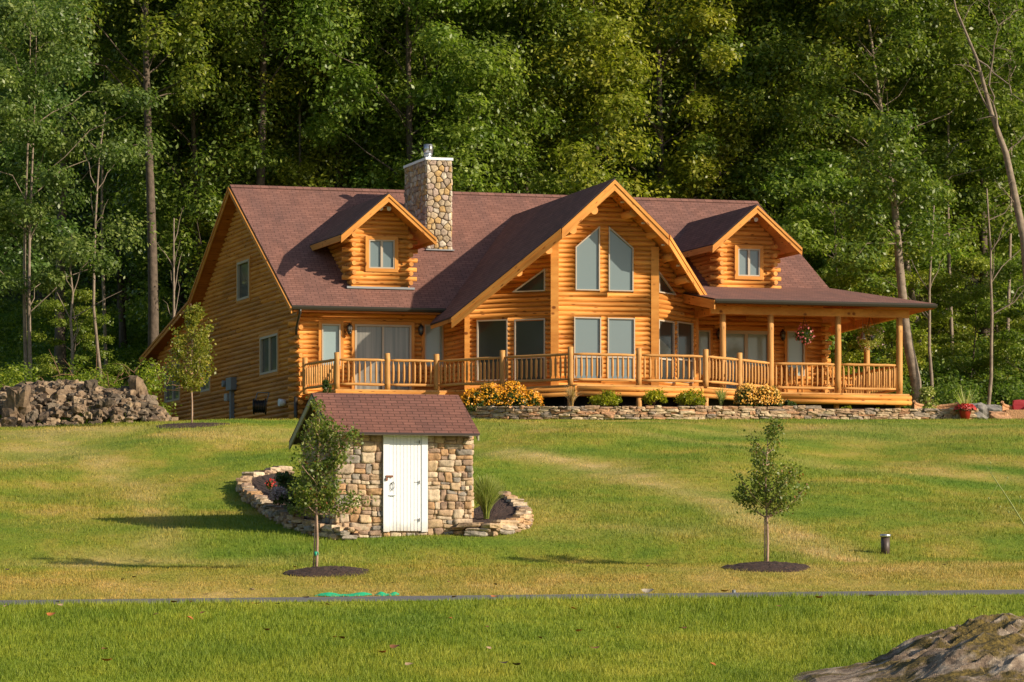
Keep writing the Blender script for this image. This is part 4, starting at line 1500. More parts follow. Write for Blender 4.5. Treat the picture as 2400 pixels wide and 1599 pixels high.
def forest_tree(name, seed, h, base, Rr, ncl, per, leaf, bark, size=.20, lean=(0, 0), r0=.26, flat=.8, clr=(.6, 1.6), stems=1, narrow=.7):
    rg = np.random.default_rng(seed)
    t = thing(name, '', 'tree', (0, 0, 0))
    mb = MB()
    top = np.array([lean[0], lean[1], h * .93])
    def axis(z):
        f = z / h
        return np.array([lean[0] * f ** 1.4 + .18 * math.sin(f * 6 + seed), lean[1] * f ** 1.4 + .12 * math.cos(f * 5 + seed), z])
    for st in range(stems):
        o = np.array([.0, .0, 0]) if st == 0 else np.array([.22, .1, 0])
        zs = np.linspace(-.6, h * .93, 12)
        mb.tube([tuple(axis(max(z, 0)) * [1, 1, 0] + [0, 0, z] + o * (1 + z * .035)) for z in zs], [max(.02, r0 * (1.25 if i == 0 else 1) * (1 - .88 * i / 11)) for i in range(12)], 8, .5, caps=False)
    cs = []; rads = []
    for i in range(ncl):
        f = (i + rg.random()) / ncl
        z = h * (base + (1.0 - base) * f)
        prof = max(.05, math.sin(math.pi * min(1, (f * .80 + .17)))) ** narrow
        a = i * 2.399 + rg.normal() * .5
        rad = Rr * prof * (.30 + .75 * rg.random() ** .6) * (1 + .22 * math.sin(a * 2 + seed))
        c = axis(z) + np.array([math.cos(a) * rad, math.sin(a) * rad, rg.normal() * .4])
        cs.append(c); rads.append(clr[0] + (clr[1] - clr[0]) * rg.random())
        if i % 2 == 0 and rad > .8:
            zz = max(h * base * .8, z - rad * .55)
            p = axis(zz)
            limb(mb, p, c, max(.02, r0 * (1 - zz / h) * .30), .008, rg)
    mb.build('trunk', bark, t)
    V, r = clump_leaves(np.array(cs), np.array(rads), per, size, rg, flat)
    arr_mesh('crown', V, 4, r, leaf, t)
    return t

protos = {
    'tallA': forest_tree('broadleaf_tree', 1, 27, .50, 4.8, 68, 620, M['leafA'], M['bark'], r0=.27),
    'tallB': forest_tree('broadleaf_tree', 2, 25, .30, 4.6, 84, 600, M['leafB'], M['bark'], r0=.24),
    'midA': forest_tree('broadleaf_tree', 3, 21, .14, 4.4, 88, 600, M['leafA'], M['bark'], r0=.2),
    'midB': forest_tree('broadleaf_tree', 4, 19, .10, 4.1, 84, 600, M['leafB'], M['bark'], r0=.18, flat=.6, clr=(.6, 1.6)),
    'blue': forest_tree('feathery_tree', 5, 17, .34, 3.7, 52, 620, M['leafC'], M['palebark'], r0=.10, flat=.55, clr=(.6, 1.4), size=.17, stems=2),
    'thin': forest_tree('slender_tree', 6, 22, .55, 2.6, 26, 520, M['leafA'], M['palebark'], r0=.10),
    'low': forest_tree('understory_tree', 7, 8.5, .10, 2.6, 34, 520, M['leafB'], M['bark'], r0=.07, flat=.4, clr=(.5, 1.0), size=.17),
    'lean': forest_tree('leaning_tree', 8, 21, .32, 4.8, 84, 640, M['leafA'], M['palebark'], r0=.17, lean=(-3.0, .5), flat=.62),
}
used = {}
GT = 'trees of the wood behind the house'
def put_tree(kind, px, d, label=None, s=1.0, rz=None, name=None, group=GT, dz=0):
    src = protos[kind]
    if kind in used: o = copy_tree(src)
    else: o = src; used[kind] = 1
    x = (px - 1200) / FP * d
    o.location = (x, d, T(x, d) - .1 + dz)
    rg_ = random.Random(int(px * 13 + d * 7))
    o.rotation_euler = (0, 0, rg_.uniform(0, 6.28) if rz is None else rz)
    o.scale = (s * rg_.uniform(.93, 1.07), s * rg_.uniform(.93, 1.07), s)
    o['label'] = label; o['category'] = 'tree'; o['group'] = group
    return o

DEEP = 'leafy tree massed among others in the wood behind the house'
front = [
 ('tallA', 350, 113.5, 'tall tree with a straight grey trunk rising behind the left eave', 1.0, .3),
 ('blue', 76, 104, 'pale twin-stemmed tree with greyish feathery leaves at the left edge', 1.0, 2.0),
 ('tallA', 607, 116, 'tall tree whose thick trunk rises behind the left end of the ridge', 1.05, 2.2),
 ('thin', 697, 118, 'slender tree just right of the thick trunk above the ridge', 1.0, 1.0),
 ('blue', -60, 108, 'feathery grey-green tree cut by the left edge of the picture', 1.1, 4.0),
 ('thin', 245, 118, 'slender dark-trunked tree between the twin stems and the grey trunk', .9, 4.0),
 ('tallB', 960, 115.5, 'broad bright-leaved tree directly behind the stone chimney', 1.05, 1.2),
 ('tallA', 800, 119, 'high-crowned tree behind the left dormer', 1.0, 5.0),
 ('midB', 1085, 116, 'drooping pale green tree right of the chimney', 1.0, 3.1),
 ('midA', 1230, 117, 'dark tree behind the middle of the ridge', .9, 3.1),
 ('midB', 1390, 117.5, 'yellowish olive tree behind the peak of the prow', 1.05, 5.2),
 ('tallB', 1545, 118.5, 'tree with dark stem behind the ridge between prow and right dormer', .98, 1.4),
 ('midA', 1690, 120, 'dark tree behind the right dormer', 1.0, 1.1),
 ('tallB', 1800, 122, 'tall bright-leaved tree above the right dormer', 1.1, 2.6),
 ('lean', 2152, 117, 'big dark spreading tree behind the bowed pale trunk', 1.0, 0.0),
 ('midA', 1960, 122, 'dark spreading tree above the porch roof', .92, 4.4),
 ('thin', 2228, 119, 'slender pale-trunked tree right of the bowed trunk', 1.0, 3.7),
 ('thin', 2365, 119, 'slender reddish-trunked tree near the right edge', .95, .9),
 ('tallB', 2300, 128, 'leafy tree behind the two slender trunks at the right', .95, .9),
 ('tallA', 2460, 124, 'tall tree cut by the right edge of the picture', 1.0, 1.9),
 ('thin', 480, 121, 'slender tree behind the left gable', .95, 3.3),
 ('tallB', 415, 125, 'leafy tree in the gap between the grey trunk and the left gable', 1.0, 1.7),
 ('midA', 455, 118, 'dark bushy tree filling the gap behind the left gable', 1.0, 2.7),
 ('tallB', 530, 127, 'leafy tree just left of the thick trunk over the ridge', 1.0, 4.7),
 ('midA', 285, 127, 'bushy tree left of the tall grey trunk', .9, .7),
 ('midB', 660, 119, 'bushy tree showing low over the left part of the ridge', .95, 5.7),
 ('midB', 860, 121, 'bushy tree showing over the ridge above the left dormer', .95, 2.1),
 ('tallA', 150, 120, 'high-crowned tree behind the twin stems', 1.0, 3.3),
 ('low', 620, 114, 'low bright understory tree peeping over the left slope of the roof', .9, 1.0),
 ('low', 1960, 113, 'low bright understory tree over the right end of the porch roof', 1.1, 1.0),
 ('low', 2030, 112, 'low leafy understory tree seen between the porch posts', .75, 2.0),
 ('low', 2095, 116, 'low leafy understory tree just beyond the porch corner post', .8, 4.0),
 ('low', 1880, 117, 'low bright understory tree peeping over the right end of the roof', 1.2, 4.0),
 ('low', 2280, 115, 'low leafy understory tree at the foot of the slender trunks', .7, 2.0),
 ('low', 2440, 113, 'low leafy understory tree at the right edge', .8, 3.0),
 ('low', 170, 112, 'low leafy understory tree behind the rubble heap', .6, 3.0),
]
for (k, px, d, lab, s, rz) in front: put_tree(k, px, d, lab, s, rz)
rgp = random.Random(77)
for (d, kinds, step, lo, hi) in ((131, ('tallB', 'midA', 'tallA', 'midB'), 250, 560, 2700), (139, ('tallB', 'midA', 'tallA'), 260, -200, 2650), (149, ('tallB', 'midB', 'midA'), 240, -200, 2700),
                         (161, ('tallB', 'midA', 'midB'), 235, -150, 2650), (175, ('tallB', 'midA', 'midB'), 225, -200, 2700), (192, ('tallB', 'midA'), 210, -150, 2700), (212, ('tallB', 'midB'), 200, -200, 2700)):
    px = lo
    while px < hi:
        put_tree(rgp.choice(kinds), px + rgp.uniform(-60, 60), d + rgp.uniform(-4, 4), DEEP, rgp.uniform(.82, 1.0))
        px += step
for d, lo, hi, st in ((127, 640, 2500, 170), (143, -100, 2500, 200)):
    px = lo
    while px < hi:
        put_tree('low', px + rgp.uniform(-40, 40), d + rgp.uniform(-3, 3), 'small understory tree low among the trunks of the wood', rgp.uniform(.9, 1.3), group='small trees under the canopy')
        px += st

# a bare dead tree at the upper right
t = thing('dead_tree', 'bare grey dead tree with forking limbs at the upper right edge', 'tree', gx(2425, 103))
mb = MB(); rg = np.random.default_rng(5)
def at(px, py, d): return ((px - 1200) / FP * d, d, (HORY - py) / FP * d)
x, d, z = gx(2425, 103)
main = [(x, d, z - .3), at(2418, 760, 103), at(2400, 560, 103), at(2358, 362, 103), at(2325, 270, 103), at(2290, 140, 103), at(2240, 20, 103), at(2225, -60, 103)]
mb.tube(main, [.20, .17, .15, .12, .085, .06, .035, .02], 8)
for (a, b, r) in ((at(2345, 330, 103), at(2318, 200, 102.5), .06), (at(2318, 200, 102.5), at(2340, 60, 102), .04), (at(2325, 270, 103), at(2250, 150, 103.5), .035), (at(2290, 140, 103), at(2400, 240, 102), .04),
                  (at(2300, 170, 103), at(2235, 152, 102.5), .02), (at(2340, 60, 102), at(2300, -20, 102), .02), (at(2340, 60, 102), at(2400, 20, 102), .022), (at(2358, 362, 103), at(2420, 300, 103), .03), (at(2380, 480, 103), at(2330, 420, 102), .02),
                  (at(2250, 60, 103), at(2290, 0, 103), .018), (at(2320, 120, 102.4), at(2380, 120, 102), .018)):
    pts = limb(mb, a, b, r, r * .3, rg, 5, .05)
    for k in range(4):
        p = pts[2 + k % 3]; L = (Vector(b) - Vector(a)).length * .35
        q = p + Vector((rg.normal(), rg.normal() * .4, rg.normal() * .6 + .4)).normalized() * L
        limb(mb, p, q, r * .3, .006, rg, 3, .05, 5)
mb.build('trunk', M['palebark'], t)
# slim bare saplings standing at the wood's edge
G2 = 'bare slim stems at the edge of the wood'
for (px, d, y1, bend, lab) in ((2190, 109, 470, -12, 'slim bare stem just right of the bowed trunk'), (2312, 105, 430, 14, 'slim bare stem left of the reddish trunk'), (160, 103, 560, 10, 'slim stem right of the twin pale stems'),
                          (250, 111, 250, -30, 'crooked pale snag high among the leaves left of the grey trunk'), (405, 112, 500, 5, 'slim stem between the grey trunk and the left eave')):
    x, d, z = gx(px, d)
    t = thing('bare_stem', lab, 'tree', (x, d, z), G2)
    mb = MB(); rg = np.random.default_rng(px)
    zt = (HORY - y1) / FP * d
    n = 8; pts = []
    for i in range(n + 1):
        f = i / n
        pts.append((x + bend / FP * d * math.sin(f * 3) + rg.normal() * .03, d, z - .2 + (zt - z) * f))
    mb.tube(pts, [.07 * (1 - .8 * i / n) + .012 for i in range(n + 1)], 7)
    for k in range(7):
        i = 4 + k % 4; p = Vector(pts[i]); q = p + Vector((rg.normal() * 1.0, rg.normal() * .5, .8 + rg.random()))
        limb(mb, p, q, .025, .006, rg, 4, .05, 5)
    mb.build('trunk', M['palebark'], t)

# undergrowth along the foot of the wood
def under_strip(name, label, x0, x1, d0, d1, h, n, mat, seed, size=.12, cl=.35, kind='stuff', cat='undergrowth', edge=None):
    rg = np.random.default_rng(seed)
    nc = n // 60
    x = x0 + (x1 - x0) * rg.random(nc); d = d0 + (d1 - d0) * rg.random(nc)
    z = terr(x, d) + h * rg.random(nc) ** 1.3 * (.6 + .5 * np.sin(x * 1.3 + 1) ** 2)
    V, r = clump_leaves(np.stack([x, d, z], -1), cl * (.6 + .8 * rg.random(nc)), 60, size, rg, .7)
    o = arr_mesh(name, V, 4, r, mat)
    return tag(o, label, cat, kind=kind)
under_strip('undergrowth', 'tangled weeds and brush behind the rubble heap', -24, -11.6, 90.3, 93.5, 2.0, 60000, M['under'], 3)
under_strip('forest_floor_plants', 'low plants coloured bright as if sunlit, on the clearing between the trunks', -42, -11, 119, 139, .45, 90000, M['under'], 4, .16, .5)  # leaf colour lightened to stand in for sun that the trees block
under_strip('brush', 'dark brush along the edge of the wood at the right', 14.5, 30, 106, 120, 1.8, 110000, M['leafA'], 5, .15, .5)
under_strip('saplings_undergrowth', 'low leafy growth filling the foot of the wood behind the house', -12, 40, 112, 135, 1.6, 150000, M['leafA'], 6, .16, .5)
# dry sticks thrown on the brush
mb = MB(); rs = random.Random(9)
for i in range(70):
    x = rs.uniform(-19, -10.5); d = rs.uniform(90.5, 92.5); z = T(x, d) + rs.uniform(1.2, 2.0)
    a = Vector((rs.uniform(-1, 1), rs.uniform(-.4, .4), rs.uniform(-.1, .8))).normalized() * rs.uniform(.3, .9)
    p = Vector((x, d, z)); m_ = p + a * .5 + Vector((0, 0, rs.uniform(-.08, .12)))
    mb.tube([p, m_, p + a], [.018, .014, .006], 5, rs.random(), caps=False)
tag(mb.build('brushwood', M['twig']), 'dead sticks and twigs lying over the weeds behind the rubble', 'twigs', kind='stuff')

# the wood carries on out of the picture on the left: its trees stand mirrored in the darker windows
for i, (x, d, k, s) in enumerate(((-74, 74, 'midA', 1.1), (-66, 62, 'tallB', 1), (-60, 50, 'midA', 1.1), (-52, 40, 'tallB', 1), (-47, 30, 'midA', 1.1), (-43, 20, 'midB', 1.1), (-38, 9, 'tallB', 1), (-58, 33, 'tallB', 1.1), (-66, 45, 'tallB', 1.1))):
    put_tree(k, 1200 + x / d * FP, d, 'leafy tree of the row outside the picture on the left', s, group='row of trees outside the picture on the left')

# the bowed pale trunk beside the porch corner
DB = 106.5
x, d, z = gx(2153, DB)
t = thing('leaning_tree', 'tree with a bowed pale trunk rising just beyond the porch corner', 'tree', (x, d, z))
mb = MB(); rg = np.random.default_rng(31)
pts = [(x, d, z - .3)] + [at(px, py, DB) for (px, py) in ((2146, 890), (2130, 815), (2120, 745), (2112, 660), (2104, 570), (2097, 490), (2088, 410), (2082, 330))]
mb.tube(pts, [.26, .21, .19, .175, .165, .15, .13, .10, .06], 10)
cs = []
for (px, py) in ((2050, 560), (2140, 520), (2060, 440), (2130, 400), (2020, 500), (2090, 340), (2160, 450), (2040, 380), (2085, 290), (2010, 600), (2165, 580)):
    c = np.array(at(px, py, DB + rg.normal() * .8)); cs.append(c)
    limb(mb, pts[5 + int(py < 480)], tuple(c), .04, .008, rg)
mb.build('trunk', M['palebark'], t)
V, r = clump_leaves(np.array(cs), np.full(len(cs), .95), 620, .19, rg, .6)
arr_mesh('crown', V, 4, r, M['leafA'], t)

# ------------------------------------------------------------ the stone outbuilding
SO = ((785 - 1200) / FP * 57.2, 57.2)
def S(u, v, z): return (SO[0] + u * EX[0] + v * EY[0], SO[1] + u * EX[1] + v * EY[1], z)
SW = 2.90
shed = thing('stone_shed', 'small fieldstone shed with a white plank door and red shingle roof', 'shed', S(1.45, 1.2, .6))
def SWall(p0, p1):
    a = S(*p0, 0); b = S(*p1, 0)
    return Wall((a[0], a[1]), (b[0], b[1]), sh=True)
zf = .60; sv = 2.15
eF, eB, rV = -.35, 2.46, .90
zE, zR, zEb = 2.955, 3.83, 2.89
def zshed(v): return zR - (zR - zE) * (rV - v) / (rV - eF) if v < rV else zR - (zR - zEb) * (v - rV) / (eB - rV)
W1 = SWall((0, 0), (SW, 0)); W2 = SWall((0, sv), (0, 0)); W3 = SWall((SW, 0), (SW, sv)); W4 = SWall((SW, sv), (0, sv))
mb = MB()
du0, du1 = W1.s_px(897), W1.s_px(1001); dz0, dz1 = W1.z_py(1247, 1.4), W1.z_py(1016, 1.4)
mb.cm = 1
top = lambda v: zshed(v) - .12
slab(mb, W1, [(.03, zf), (SW - .03, zf), (SW - .03, top(0)), (.03, top(0))], -.3, 0)
gl = [(0.03, zf), (sv - .03, zf), (sv - .03, top(.03)), (sv - rV, top(rV)), (.03, top(sv))]
slab(mb, W2, gl, -.3, 0)
slab(mb, W3, [(q[0] if q[0] < .1 else q[0], q[1]) for q in [(.03, zf), (sv - .03, zf), (sv - .03, top(sv)), (rV, top(rV)), (.03, top(.03))]], -.3, 0)
slab(mb, W4, [(.03, zf), (SW - .03, zf), (SW - .03, top(sv)), (.03, top(sv))], -.3, 0)
mb.cm = 0
def clipd(x, z): return not (du0 - .03 < x < du1 + .03 and z > dz0 - .02)
rubble_courses(mb, W1, du0, zf, top(0), 71)
rubble_courses(mb, W1, W1.L, zf, top(0), 75, xa_=du1)
rubble_courses(mb, W1, du1, zf, dz0, 76, xa_=du0)
rubble_courses(mb, W2, W2.L, zf, zR - .12, 72, lambda x, z: z < top(max(0, sv - x)) - .04)
rubble_courses(mb, W3, W3.L, zf, zR - .12, 73, lambda x, z: z < top(x) - .04)
rubble_courses(mb, W4, W4.L, zf, top(sv), 74, None)
mb.build('stone_wall', [M['stone'], M['mortar']], shed)
# door
mb = MB(); mb.cs = False
pw = (du1 - du0)
slab(mb, W1, [(du0, dz0), (du0 + .13, dz0), (du0 + .13, dz1 - .04), (du0, dz1 - .04)], .0, .085)
slab(mb, W1, [(du1 - .13, dz0), (du1, dz0), (du1, dz1 - .04), (du1 - .13, dz1 - .04)], .0, .085)
slab(mb, W1, [(du0 - .03, dz1 - .04), (du1 + .03, dz1 - .04), (du1 + .03, dz1 + .08), (du0 - .03, dz1 + .08)], .0, .095)
mb.build('door_frame', M['doorpaint'], shed)
mb = MB()
nb = 9; x0, x1 = du0 + .14, du1 - .137
for i in range(nb):
    a = x0 + (x1 - x0) * i / nb; b = x0 + (x1 - x0) * (i + 1) / nb - .011
    slab(mb, W1, [(a, dz0 + .02), (b, dz0 + .02), (b, dz1 - .045), (a, dz1 - .045)], .0, .07)
mb.cm = 0
slab(mb, W1, [(x0 - .01, dz0 + .03), (x1 + .01, dz0 + .03), (x1 + .01, dz1 - .05), (x0 - .01, dz1 - .05)], -.01, .058)
door = mb.build('door', M['doorpaint'], shed)
mb = MB()
hx0, hz0 = W1.sz(920, 1140)
pp = [(hx0 - .005, hz0 + .09), (hx0 - .06, hz0 + .03), (hx0 - .06, hz0 - .05), (hx0 - .03, hz0 - .09), (hx0 + .015, hz0 - .03), (hx0 + .015, hz0 + .06), (hx0 - .005, hz0 + .09)]
mb.tube([W1.P(a, b, .10) for a, b in pp], .0075, 6)
mb.build('door_handle', M['black'], door)
mb = MB()
for py in (1037, 1131, 1219):
    a, z = W1.sz(981, py)
    mb.obox(W1.P(a, z, .092), tuple(W1.t) + (0,), .008, .006, .035)
    mb.obox(W1.P(a - .06, z, .074), tuple(W1.t) + (0,), .05, .003, .003)
mb.build('hinge', M['black'], door)
mb = MB()
a, z = W1.sz(911, 1117)
mb.obox(W1.P(a, z, .095), tuple(W1.t) + (0,), .07, .012, .020)
mb.obox(W1.P(a - .06, z - .06, .10), tuple(W1.t) + (0,), .022, .014, .028)
mb.build('latch', plain('rusty_iron', (.20, .07, .035), .7), door)
mb = MB()
a, z = W1.sz(917, 1162)
mb.obox(W1.P(a, z, .094), tuple(W1.t) + (0,), .07, .006, .008)
mb.build('bolt', M['steel'], door)
# roof
ms, mw = MB(), MB()
r0_, r1_ = -.20, SW + .03
roof_plane(ms, mw, [S(r0_, eF, zE), S(r1_, eF, zE), S(r1_, rV, zR), S(r0_, rV, zR)], hx, .035, .03)
roof_plane(ms, mw, [S(r0_, rV, zR), S(r1_, rV, zR), S(r1_, eB, zEb), S(r0_, eB, zEb)], hx, .035, .05)
ms.build('roof', [M['shedshingle'], M['edge']], shed)
mw.build('roof_boards', plain('shade_toned_board', (.10, .08, .055), .8, var=.2), shed)  # boards coloured dark to paint the shadow under the eave
mb = MB(); mbr = MB()
for (v0, z0, v1, z1) in ((eF + .02, zE, rV, zR), (rV, zR, eB - .02, zEb)):
    board(mb, S(r0_ + .02, v0, z0 - .05), S(r0_ + .02, v1, z1 - .05), .13, .03, (-EX[0], -EX[1]), .5)
    board(mbr, S(r1_ - .04, v0, z0 - .05), S(r1_ - .04, v1, z1 - .05), .10, .03, (EX[0], EX[1]), .5)
ob = plain('olive_board', (.33, .31, .20), .7, var=.1)
mb.build('barge_board', ob, shed); mbr.build('barge_board', ob, shed)

# ------------------------------------------------------------ stacked stone borders
def stacked(name, label, pts, layers, cat, h=.10, L=.26, dep=.16, seed=1, mat='stone', ztop=None, taper=None):
    rg = random.Random(seed)
    mb = MB()
    P = [Vector((p[0], p[1])) for p in pts]
    seg = [(P[i + 1] - P[i]).length for i in range(len(P) - 1)]
    tot = sum(seg)
    def along(s):
        for i, l in enumerate(seg):
            if s <= l or i == len(seg) - 1:
                t = s / l; return P[i].lerp(P[i + 1], t), (P[i + 1] - P[i]).normalized()
            s -= l
    for k in range(layers):
        s = rg.uniform(0, L)
        while s < tot:
            ln = L * rg.uniform(.4, 1.7)
            if taper and k >= layers * taper(s / tot): s += ln; continue
            p, d = along(min(s + ln / 2, tot - .01))
            n = Vector((-d.y, d.x))
            hh = h * rg.uniform(.7, 1.45)
            q = p + n * rg.uniform(-.03, .03) * dep * 5
            z = T(q.x, q.y) + h * (k + .45) + rg.uniform(-.012, .012)
            mb.blob((q.x, q.y, z), (ln / 2 * 1.03, dep * rg.uniform(.8, 1.2), hh * .56), seed=rg.uniform(0, 99), n=3, amp=.16, r=rg.random(), boxy=.62, rot=math.atan2(d.y, d.x) + rg.uniform(-.12, .12), freq=1.4)
            s += ln * .98
    mb_o = mb.build(name, M[mat])
    return tag(mb_o, label, cat)
bl_px = [(842, 1262), (800, 1266), (750, 1258), (700, 1243), (650, 1220), (610, 1192), (580, 1166), (570, 1150), (585, 1136), (620, 1126), (665, 1120)]
ptsL = [gat(*p)[:2] for p in bl_px]
stacked('stone_border', 'low curved stack of flat stones round the bed left of the shed', ptsL, 3, 'stone border', h=.088, L=.34, seed=3)
br_px = [(1050, 1250), (1100, 1256), (1150, 1257), (1195, 1250), (1228, 1236), (1228, 1215), (1205, 1196), (1180, 1180)]
ptsR = [gat(*p)[:2] for p in br_px]
stacked('stone_border', 'low stack of flat stones round the small bed right of the shed', ptsR, 3, 'stone border', h=.088, L=.34, seed=4)

def mulch_poly(name, label, pts, zup, seed=1, cat='mulch bed'):
    """bed surface: fan of rings between the outline and its middle"""
    P = [Vector((p[0], p[1])) for p in pts]
    c = sum(P, Vector((0, 0))) / len(P)
    Q = []
    for i in range(len(P)):
        a, b = P[i], P[(i + 1) % len(P)]
        m = max(1, int((b - a).length / .08))
        for k in range(m): Q.append(a.lerp(b, k / m))
    mb = MB(); rings = []
    nr = 16
    for j in range(nr + 1):
        f = 1 - j / nr
        rg_ = []
        for q in Q:
            p = c + (q - c) * f
            nz = mnoise.noise(Vector((p.x * 9, p.y * 9, seed))) * .022 + mnoise.noise(Vector((p.x * 30, p.y * 30, seed))) * .012
            rg_.append(mb.vert((p.x, p.y, T(p.x, p.y) + (zup(f, p) if callable(zup) else zup * (1 if f < .999 else .3)) + nz)))
        rings.append(rg_)
    n = len(Q)
    for a, b in zip(rings[:-1], rings[1:]):
        for k in range(n): mb.face((a[k], a[(k + 1) % n], b[(k + 1) % n], b[k]))
    o = mb.build(name, M['mulch'])
    return tag(o, label, cat)
mulch_poly('mulch_bed', 'dark mulch bed inside the curved stone border left of the shed', ptsL + [S(.05, 1.8, 0)[:2], S(.05, .1, 0)[:2]], .20, 1)
mulch_poly('mulch_bed', 'dark mulch bed inside the stone border right of the shed', ptsR + [S(SW - .02, 1.2, 0)[:2], S(SW - .02, .05, 0)[:2]], .20, 2)
def mulch_round(px, py, wpx, label, seed, hh=.10, dr=.95):
    x, d, z = gat(px, py)
    r = wpx / 2 / FP * d
    pts = [(x + math.cos(a) * r * (1 + .07 * math.sin(3 * a + seed)), d + math.sin(a) * r * dr * (1 + .06 * math.cos(2 * a))) for a in [k * 2 * math.pi / 28 for k in range(28)]]
    return mulch_poly('mulch_bed', label, pts, lambda f, p: hh * (1 - f * f) + .012 if f < .99 else -.02, seed)
mulch_round(772, 1343, 210, 'low round mound of brown mulch at the foot of the sapling before the shed', 5)
mulch_round(1797, 1332, 215, 'low round mound of brown mulch at the foot of the right sapling', 6)
mulch_round(447, 998, 180, 'flat ring of brown mulch under the sapling beside the left gable', 7, .05)

# retaining wall in front of the deck and its bed
xa = lambda px, d: (px - 1200) / FP * d
rw = [(xa(1060, 88.5), 88.5), (xa(1105, 87.0), 87.0), (xa(1200, 86.1), 86.1), (xa(1340, 85.6), 85.6), (xa(1500, 85.6), 85.6), (xa(1700, 85.8), 85.8), (xa(1850, 86.0), 86.0), (xa(2050, 86.2), 86.2), (xa(2275, 86.4), 86.4)]
stacked('retaining_wall', 'long low dry wall of flat ledge stones in front of the deck', rw, 5, 'stone wall', h=.082, L=.32, dep=.15, seed=12, mat='slate', taper=lambda t: 1.0 if .12 < t < .60 else (.62 if t > .72 else .85))
bedp = rw + [(xa(2275, 89.6), 89.6), (xa(1700, 89.5), 89.5), (xa(1340, 89.5), 89.5), (xa(1060, 90.5), 90.5)]
mulch_poly('garden_bed', 'mulched planting bed between the dry wall and the deck', bedp, .33, 9, 'garden bed')

# ------------------------------------------------------------ rubble heap on the left
rs = random.Random(21)
mb = MB()
pile = []
def pile_h(x, d):
    c = 88.9 + .3 * math.sin(x * .7)
    w_ = 2.1
    t = 1 - ((d - c) / w_) ** 2
    return max(0, t) * (1.30 + .18 * math.sin(x * 1.3 + 2)) * min(1, max(0, (-10.9 - x) / 1.2))
for i in range(900):
    x = rs.uniform(-21, -10.9); d = rs.uniform(86.7, 89.6)
    hh = pile_h(x, d)
    if hh <= .05 and rs.random() < .6: continue
    sz = rs.uniform(.07, .20)
    mb.blob((x, d, T(x, d) + hh - sz * .3), (sz * rs.uniform(.9, 1.5), sz * rs.uniform(.8, 1.2), sz * rs.uniform(.6, 1.0)), seed=rs.uniform(0, 99), n=3, amp=.5, r=rs.random(), boxy=.2, rot=rs.uniform(0, 3.1))
tag(mb.build('rubble_heap', M['rock']), 'long heap of brown quarried rubble at the left', 'rubble', kind='stuff')
GB = 'larger rocks on the rubble heap'
bigs = [(42, 945, .52, 'large pale upright rock on the rubble at the far left'), (160, 918, .30, 'smooth dark rock on the crest of the rubble heap'), (107, 935, .33, 'blocky rock on the rubble right of the pale upright one'), (212, 915, .30, 'pointed rock standing on the middle crest of the rubble'),
        (240, 950, .36, 'broad brown rock in the middle of the rubble face'), (322, 920, .42, 'large leaning slab near the right end of the rubble crest'), (352, 935, .30, 'jagged rock at the right end of the rubble by the log corner'), (285, 925, .24, 'squat rock left of the leaning slab'),
        (185, 955, .26, 'rounded rock on the rubble face below the smooth dark one'), (75, 972, .28, 'flat rock low on the left of the rubble'), (135, 965, .25, 'grey angular rock low on the rubble'), (330, 968, .28, 'wedge-shaped rock low at the right of the rubble'), (20, 990, .24, 'low pale rock at the grass edge at the far left'), (275, 968, .24, 'tan block low on the rubble right of centre')]
for i, (px, py, sz, lab) in enumerate(bigs):
    dd = 87.2 if py > 940 else 88.3
    if py > 980: dd = 86.3
    x = xa(px, dd); z = (HORY - py) / FP * dd
    mb = MB()
    up = 1.25 if i in (0, 3, 5) else .8
    sz *= .82
    mb.blob((x, dd, z - .05), (sz * rs.uniform(.85, 1.1), sz * .8, sz * up), seed=i * 3.7 + 1, n=5, amp=.55, r=rs.random(), boxy=.15, rot=rs.uniform(0, 3))
    tag(mb.build('rock', M['rock']), lab, 'rock', GB)

